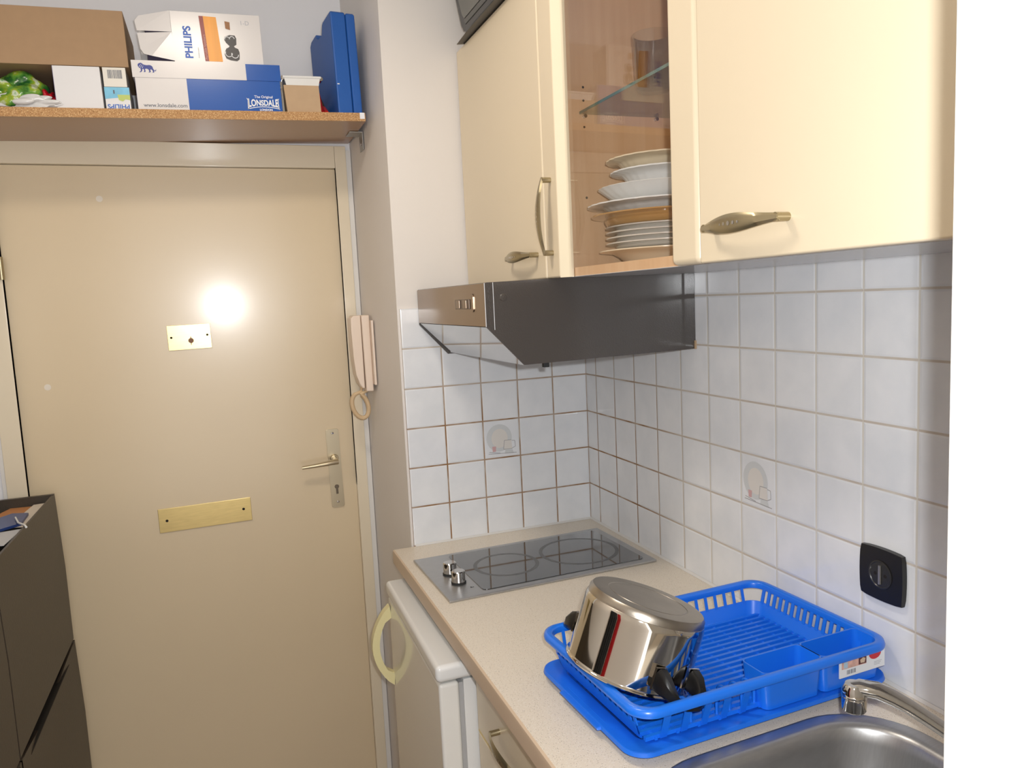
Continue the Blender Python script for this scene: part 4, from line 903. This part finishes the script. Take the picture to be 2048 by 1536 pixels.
mb = MB(); mb.lathe([(Rp-0.0020, Hp-0.0125), (Rp-0.0028, Hp-0.0115), (Rp-0.003, Hp-0.0055), (Rp-0.0065, Hp-0.0005), (Rp-0.0095, Hp), (0.062, Hp), (0.0615, Hp-0.0006), (0.060, Hp-0.0006), (0.0595, Hp), (0, Hp)], n=96); mb.build('pot_base', m_potb, pot, True, smooth=40)
for az in (18, 198):
    c, s_ = math.cos(R(az)), math.sin(R(az))
    def loc(t_, r, z): return Vector((r*c-t_*s_, r*s_+t_*c, z))
    # flame guard plates + two arms + cross bar, one continuous loop
    path = [(-0.034, Rp-0.001, 0.030), (-0.034, Rp+0.010, 0.027), (-0.031, Rp+0.024, 0.020), (-0.024, Rp+0.034, 0.013), (-0.010, Rp+0.039, 0.010), (0.010, Rp+0.039, 0.010), (0.024, Rp+0.034, 0.013), (0.031, Rp+0.024, 0.020), (0.034, Rp+0.010, 0.027), (0.034, Rp-0.001, 0.030)]
    P = [loc(*p) for p in path]
    mb = MB(); loops = []; hh = [0.0165, 0.0145, 0.0095, 0.0062, 0.005, 0.005, 0.0062, 0.0095, 0.0145, 0.0165]; ww = [0.0105, 0.0095, 0.0075, 0.0068, 0.0068, 0.0068, 0.0068, 0.0075, 0.0095, 0.0105]
    for i, p in enumerate(P):
        d = (P[min(i+1, 9)]-P[max(i-1, 0)]).normalized(); zz = Vector((0, 0, 1)); zz = (zz-d*zz.dot(d)).normalized(); b = d.cross(zz); w_, h_ = ww[i], hh[i]
        loops.append([p+b*w_*x+zz*h_*y for x, y in ((1, -0.6), (0.6, -1), (-0.6, -1), (-1, -0.6), (-1, 0.6), (-0.6, 1), (0.6, 1), (1, 0.6))])
    mb.loft(loops); hd = mb.build('handle', m_bake, pot, True, smooth=35)
    mb = MB()
    for t_ in (-0.034, 0.034):
        mb.hexa([loc(t_-0.0105, Rp-0.002, 0.014), loc(t_+0.0105, Rp-0.002, 0.014), loc(t_+0.0105, Rp+0.0012, 0.014), loc(t_-0.0105, Rp+0.0012, 0.014), loc(t_-0.0105, Rp-0.002, 0.046), loc(t_+0.0105, Rp-0.002, 0.046), loc(t_+0.0105, Rp+0.0012, 0.046), loc(t_-0.0105, Rp+0.0012, 0.046)])
    mb.build('handle_mount', m_steelp, hd, True, smooth=0)
    mb = MB()
    for t_ in (-0.031, 0.031):
        a = loc(t_, Rp+0.0235, 0.0285); b = loc(t_, Rp+0.0245, 0.0305); mb.tube([a, b], 0.0032, 12)
    mb.build('screw', m_steelp, hd, True)

# ------------------------------------------------------------------ tall white cupboard at the right
th = thing('tall_cupboard', 'tall white cupboard front at the right edge, beside the worktop', 'cupboard', (-0.29, -1.92, 0))
mb = MB(); mb.box(-0.588, -0.0006, -1.6370, -1.6245, 0, 2.30, b=0.002, seg=3); mb.build('side_panel', m_whitew, th)
mb = MB(); mb.box(-0.566, -0.0006, -2.24, -1.6375, 0.0, 2.30); mb.build('carcass', m_whitew, th, smooth=0)
mb = MB(); mb.box(-0.589, -0.567, -2.235, -1.6382, 0.08, 2.295, b=0.0015); mb.build('cupboard_door', m_whitew, th)

# ------------------------------------------------------------------ tip-out shoe cabinets on the left wall
def shoe_unit(y1, y0, ztop, label, top=False):
    h = 0.398; z0 = ztop-h; xo = (1.078-ztop)*0.020
    t_ = thing('shoe_cabinet', label, 'shoe cabinet', (-1.47, (y0+y1)/2, z0), group='dark tip-out shoe cabinets')
    xf0, xf1 = -1.371+xo, -1.377+xo
    rc = 0.014 if top else 0.034
    mb = MB()   # body: back, ends and floor; the top unit has a tray rim
    mb.hexa([(-1.5662, y0, z0), (xf0-rc, y0, z0), (xf0-rc, y1, z0), (-1.5662, y1, z0), (-1.5662, y0, ztop-0.035), (xf1-rc, y0, ztop-0.035), (xf1-rc, y1, ztop-0.035), (-1.5662, y1, ztop-0.035)])
    mb.box(-1.5662, -1.5600, y0, y1, ztop-0.035, ztop); mb.box(-1.56, xf1, y1-0.012, y1, ztop-0.035, ztop); mb.box(-1.56, xf1, y0, y0+0.012, ztop-0.035, ztop)
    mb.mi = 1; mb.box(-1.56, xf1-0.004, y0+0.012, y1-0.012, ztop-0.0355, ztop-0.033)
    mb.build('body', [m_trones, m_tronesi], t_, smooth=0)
    mb = MB(); n = 16; L = []
    for k in range(n+1):
        u = k/n; y = y1+(y0-y1)*u; dip = (0.0 if top else 0.040*math.sin(math.pi*u)**1.2)+0.0015
        zt = ztop-dip; xb = xf1-(0.0 if top else 0.013*math.sin(math.pi*u))
        L.append([(xf0, y, z0+0.002), (xf0*0.5+xf1*0.5+0.003, y, z0+0.2), (xb, y, zt), (xb-0.005, y, zt), (xf0*0.5+xf1*0.5-0.009, y, z0+0.2), (xf0-0.012, y, z0+0.002)])
    mb.loft(L); mb.build('front_flap', m_trones, t_, smooth=40)
    return t_
shoe_unit(0.345, -0.245, 1.080, 'uppermost dark brown shoe cabinet by the door, with papers on top', True)
shoe_unit(0.345, -0.245, 0.680, 'dark brown shoe cabinet by the door, directly below the one with papers')
shoe_unit(-0.252, -0.842, 1.080, 'dark shoe cabinet at the left edge, nearer the viewer, upper row', True)
shoe_unit(-0.252, -0.842, 0.680, 'dark shoe cabinet at the left edge, nearer the viewer, lower row')
def sheet(name, pts, z, th_, mt, label, cat):
    mb = MB(); mb.prism(pts, 'z', z, z+th_); return tag(mb.build(name, mt, smooth=0), label, cat)
sheet('envelope', [(-1.5200, 0.16), (-1.4435, 0.20), (-1.4200, 0.325), (-1.4750, 0.332)], 1.0475, 0.010, m_kraft, 'brown envelope on the shoe cabinet, under the white sheet', 'envelope')
sheet('paper_sheet', [(-1.3855, 0.322), (-1.3920, 0.085), (-1.4330, 0.10), (-1.4200, 0.315)], 1.062, 0.0012, m_paper, 'white paper sheet lying at the front corner of the shoe cabinet', 'paper')
sheet('leaflet', [(-1.394, 0.07), (-1.402, -0.06), (-1.448, -0.05), (-1.440, 0.06)], 1.062, 0.0012, mat('leaflet', (190, 192, 196), 0.6), 'pale leaflet on the shoe cabinet, nearer than the white sheet', 'paper')
sheet('blue_packet', [(-1.4080, 0.20), (-1.4030, 0.10), (-1.4600, 0.04), (-1.4800, 0.16), (-1.4450, 0.215)], 1.0635, 0.006, m_bluepk, 'small dark blue packet on the papers of the shoe cabinet', 'packet')
mb = MB(); mb.tube([(-1.424, 0.150, 1.0725), (-1.402, 0.075, 1.0760), (-1.378, 0.020, 1.0820), (-1.373, 0.008, 1.080)], 0.0024, 8)
tag(mb.build('cable', m_porc, smooth=60), 'short white cable end hanging over the shoe cabinet edge', 'cable')

# ------------------------------------------------------------------ cloth shapes added unseen on the left wall, to mirror stripes in the pot
def hanging(y0, y1, z0, z1, m, nm, label):
    mb = MB(); n = 28; F_, B_ = [], []
    for k in range(n+1):
        u = k/n; y = y0+(y1-y0)*u; d = 0.045*math.sin(math.pi*u)**0.5+0.008*math.sin(u*26)
        F_.append((y, -1.566+0.012+d)); B_.append((y, -1.566+0.003))
    ring = F_+B_[::-1]
    mb.loft([[(x, y, z) for y, x in ring] for z in (z0, z0+(z1-z0)*0.5, z1)])
    return tag(mb.build(nm, m, smooth=50), label, 'coat')
hanging(-1.36, -1.22, 0.35, 1.62, mat('red_cloth', (176, 20, 30), 0.9), 'added_cloth', 'unseen red cloth added on the left wall, for a red stripe mirrored in the pot')
hanging(-1.20, -0.90, 0.35, 1.62, mat('black_cloth', (24, 24, 26), 0.95), 'added_cloth', 'unseen black cloth added on the left wall, for a dark stripe mirrored in the pot')

# ------------------------------------------------------------------ ceiling lamp (its light is the area lamp at the top)
th = thing('ceiling_lamp', 'flat round white ceiling lamp over the passage', 'ceiling lamp', (-0.95, -0.75, 2.55))
mb = MB(); mb.lathe([(0, 2.5498), (0.15, 2.5498), (0.155, 2.535), (0.155, 2.46), (0.150, 2.455), (0.147, 2.46), (0.147, 2.53), (0, 2.535)], (-0.95, -0.75, 0), 48); mb.build('lamp_housing', m_whitep, th, smooth=40)
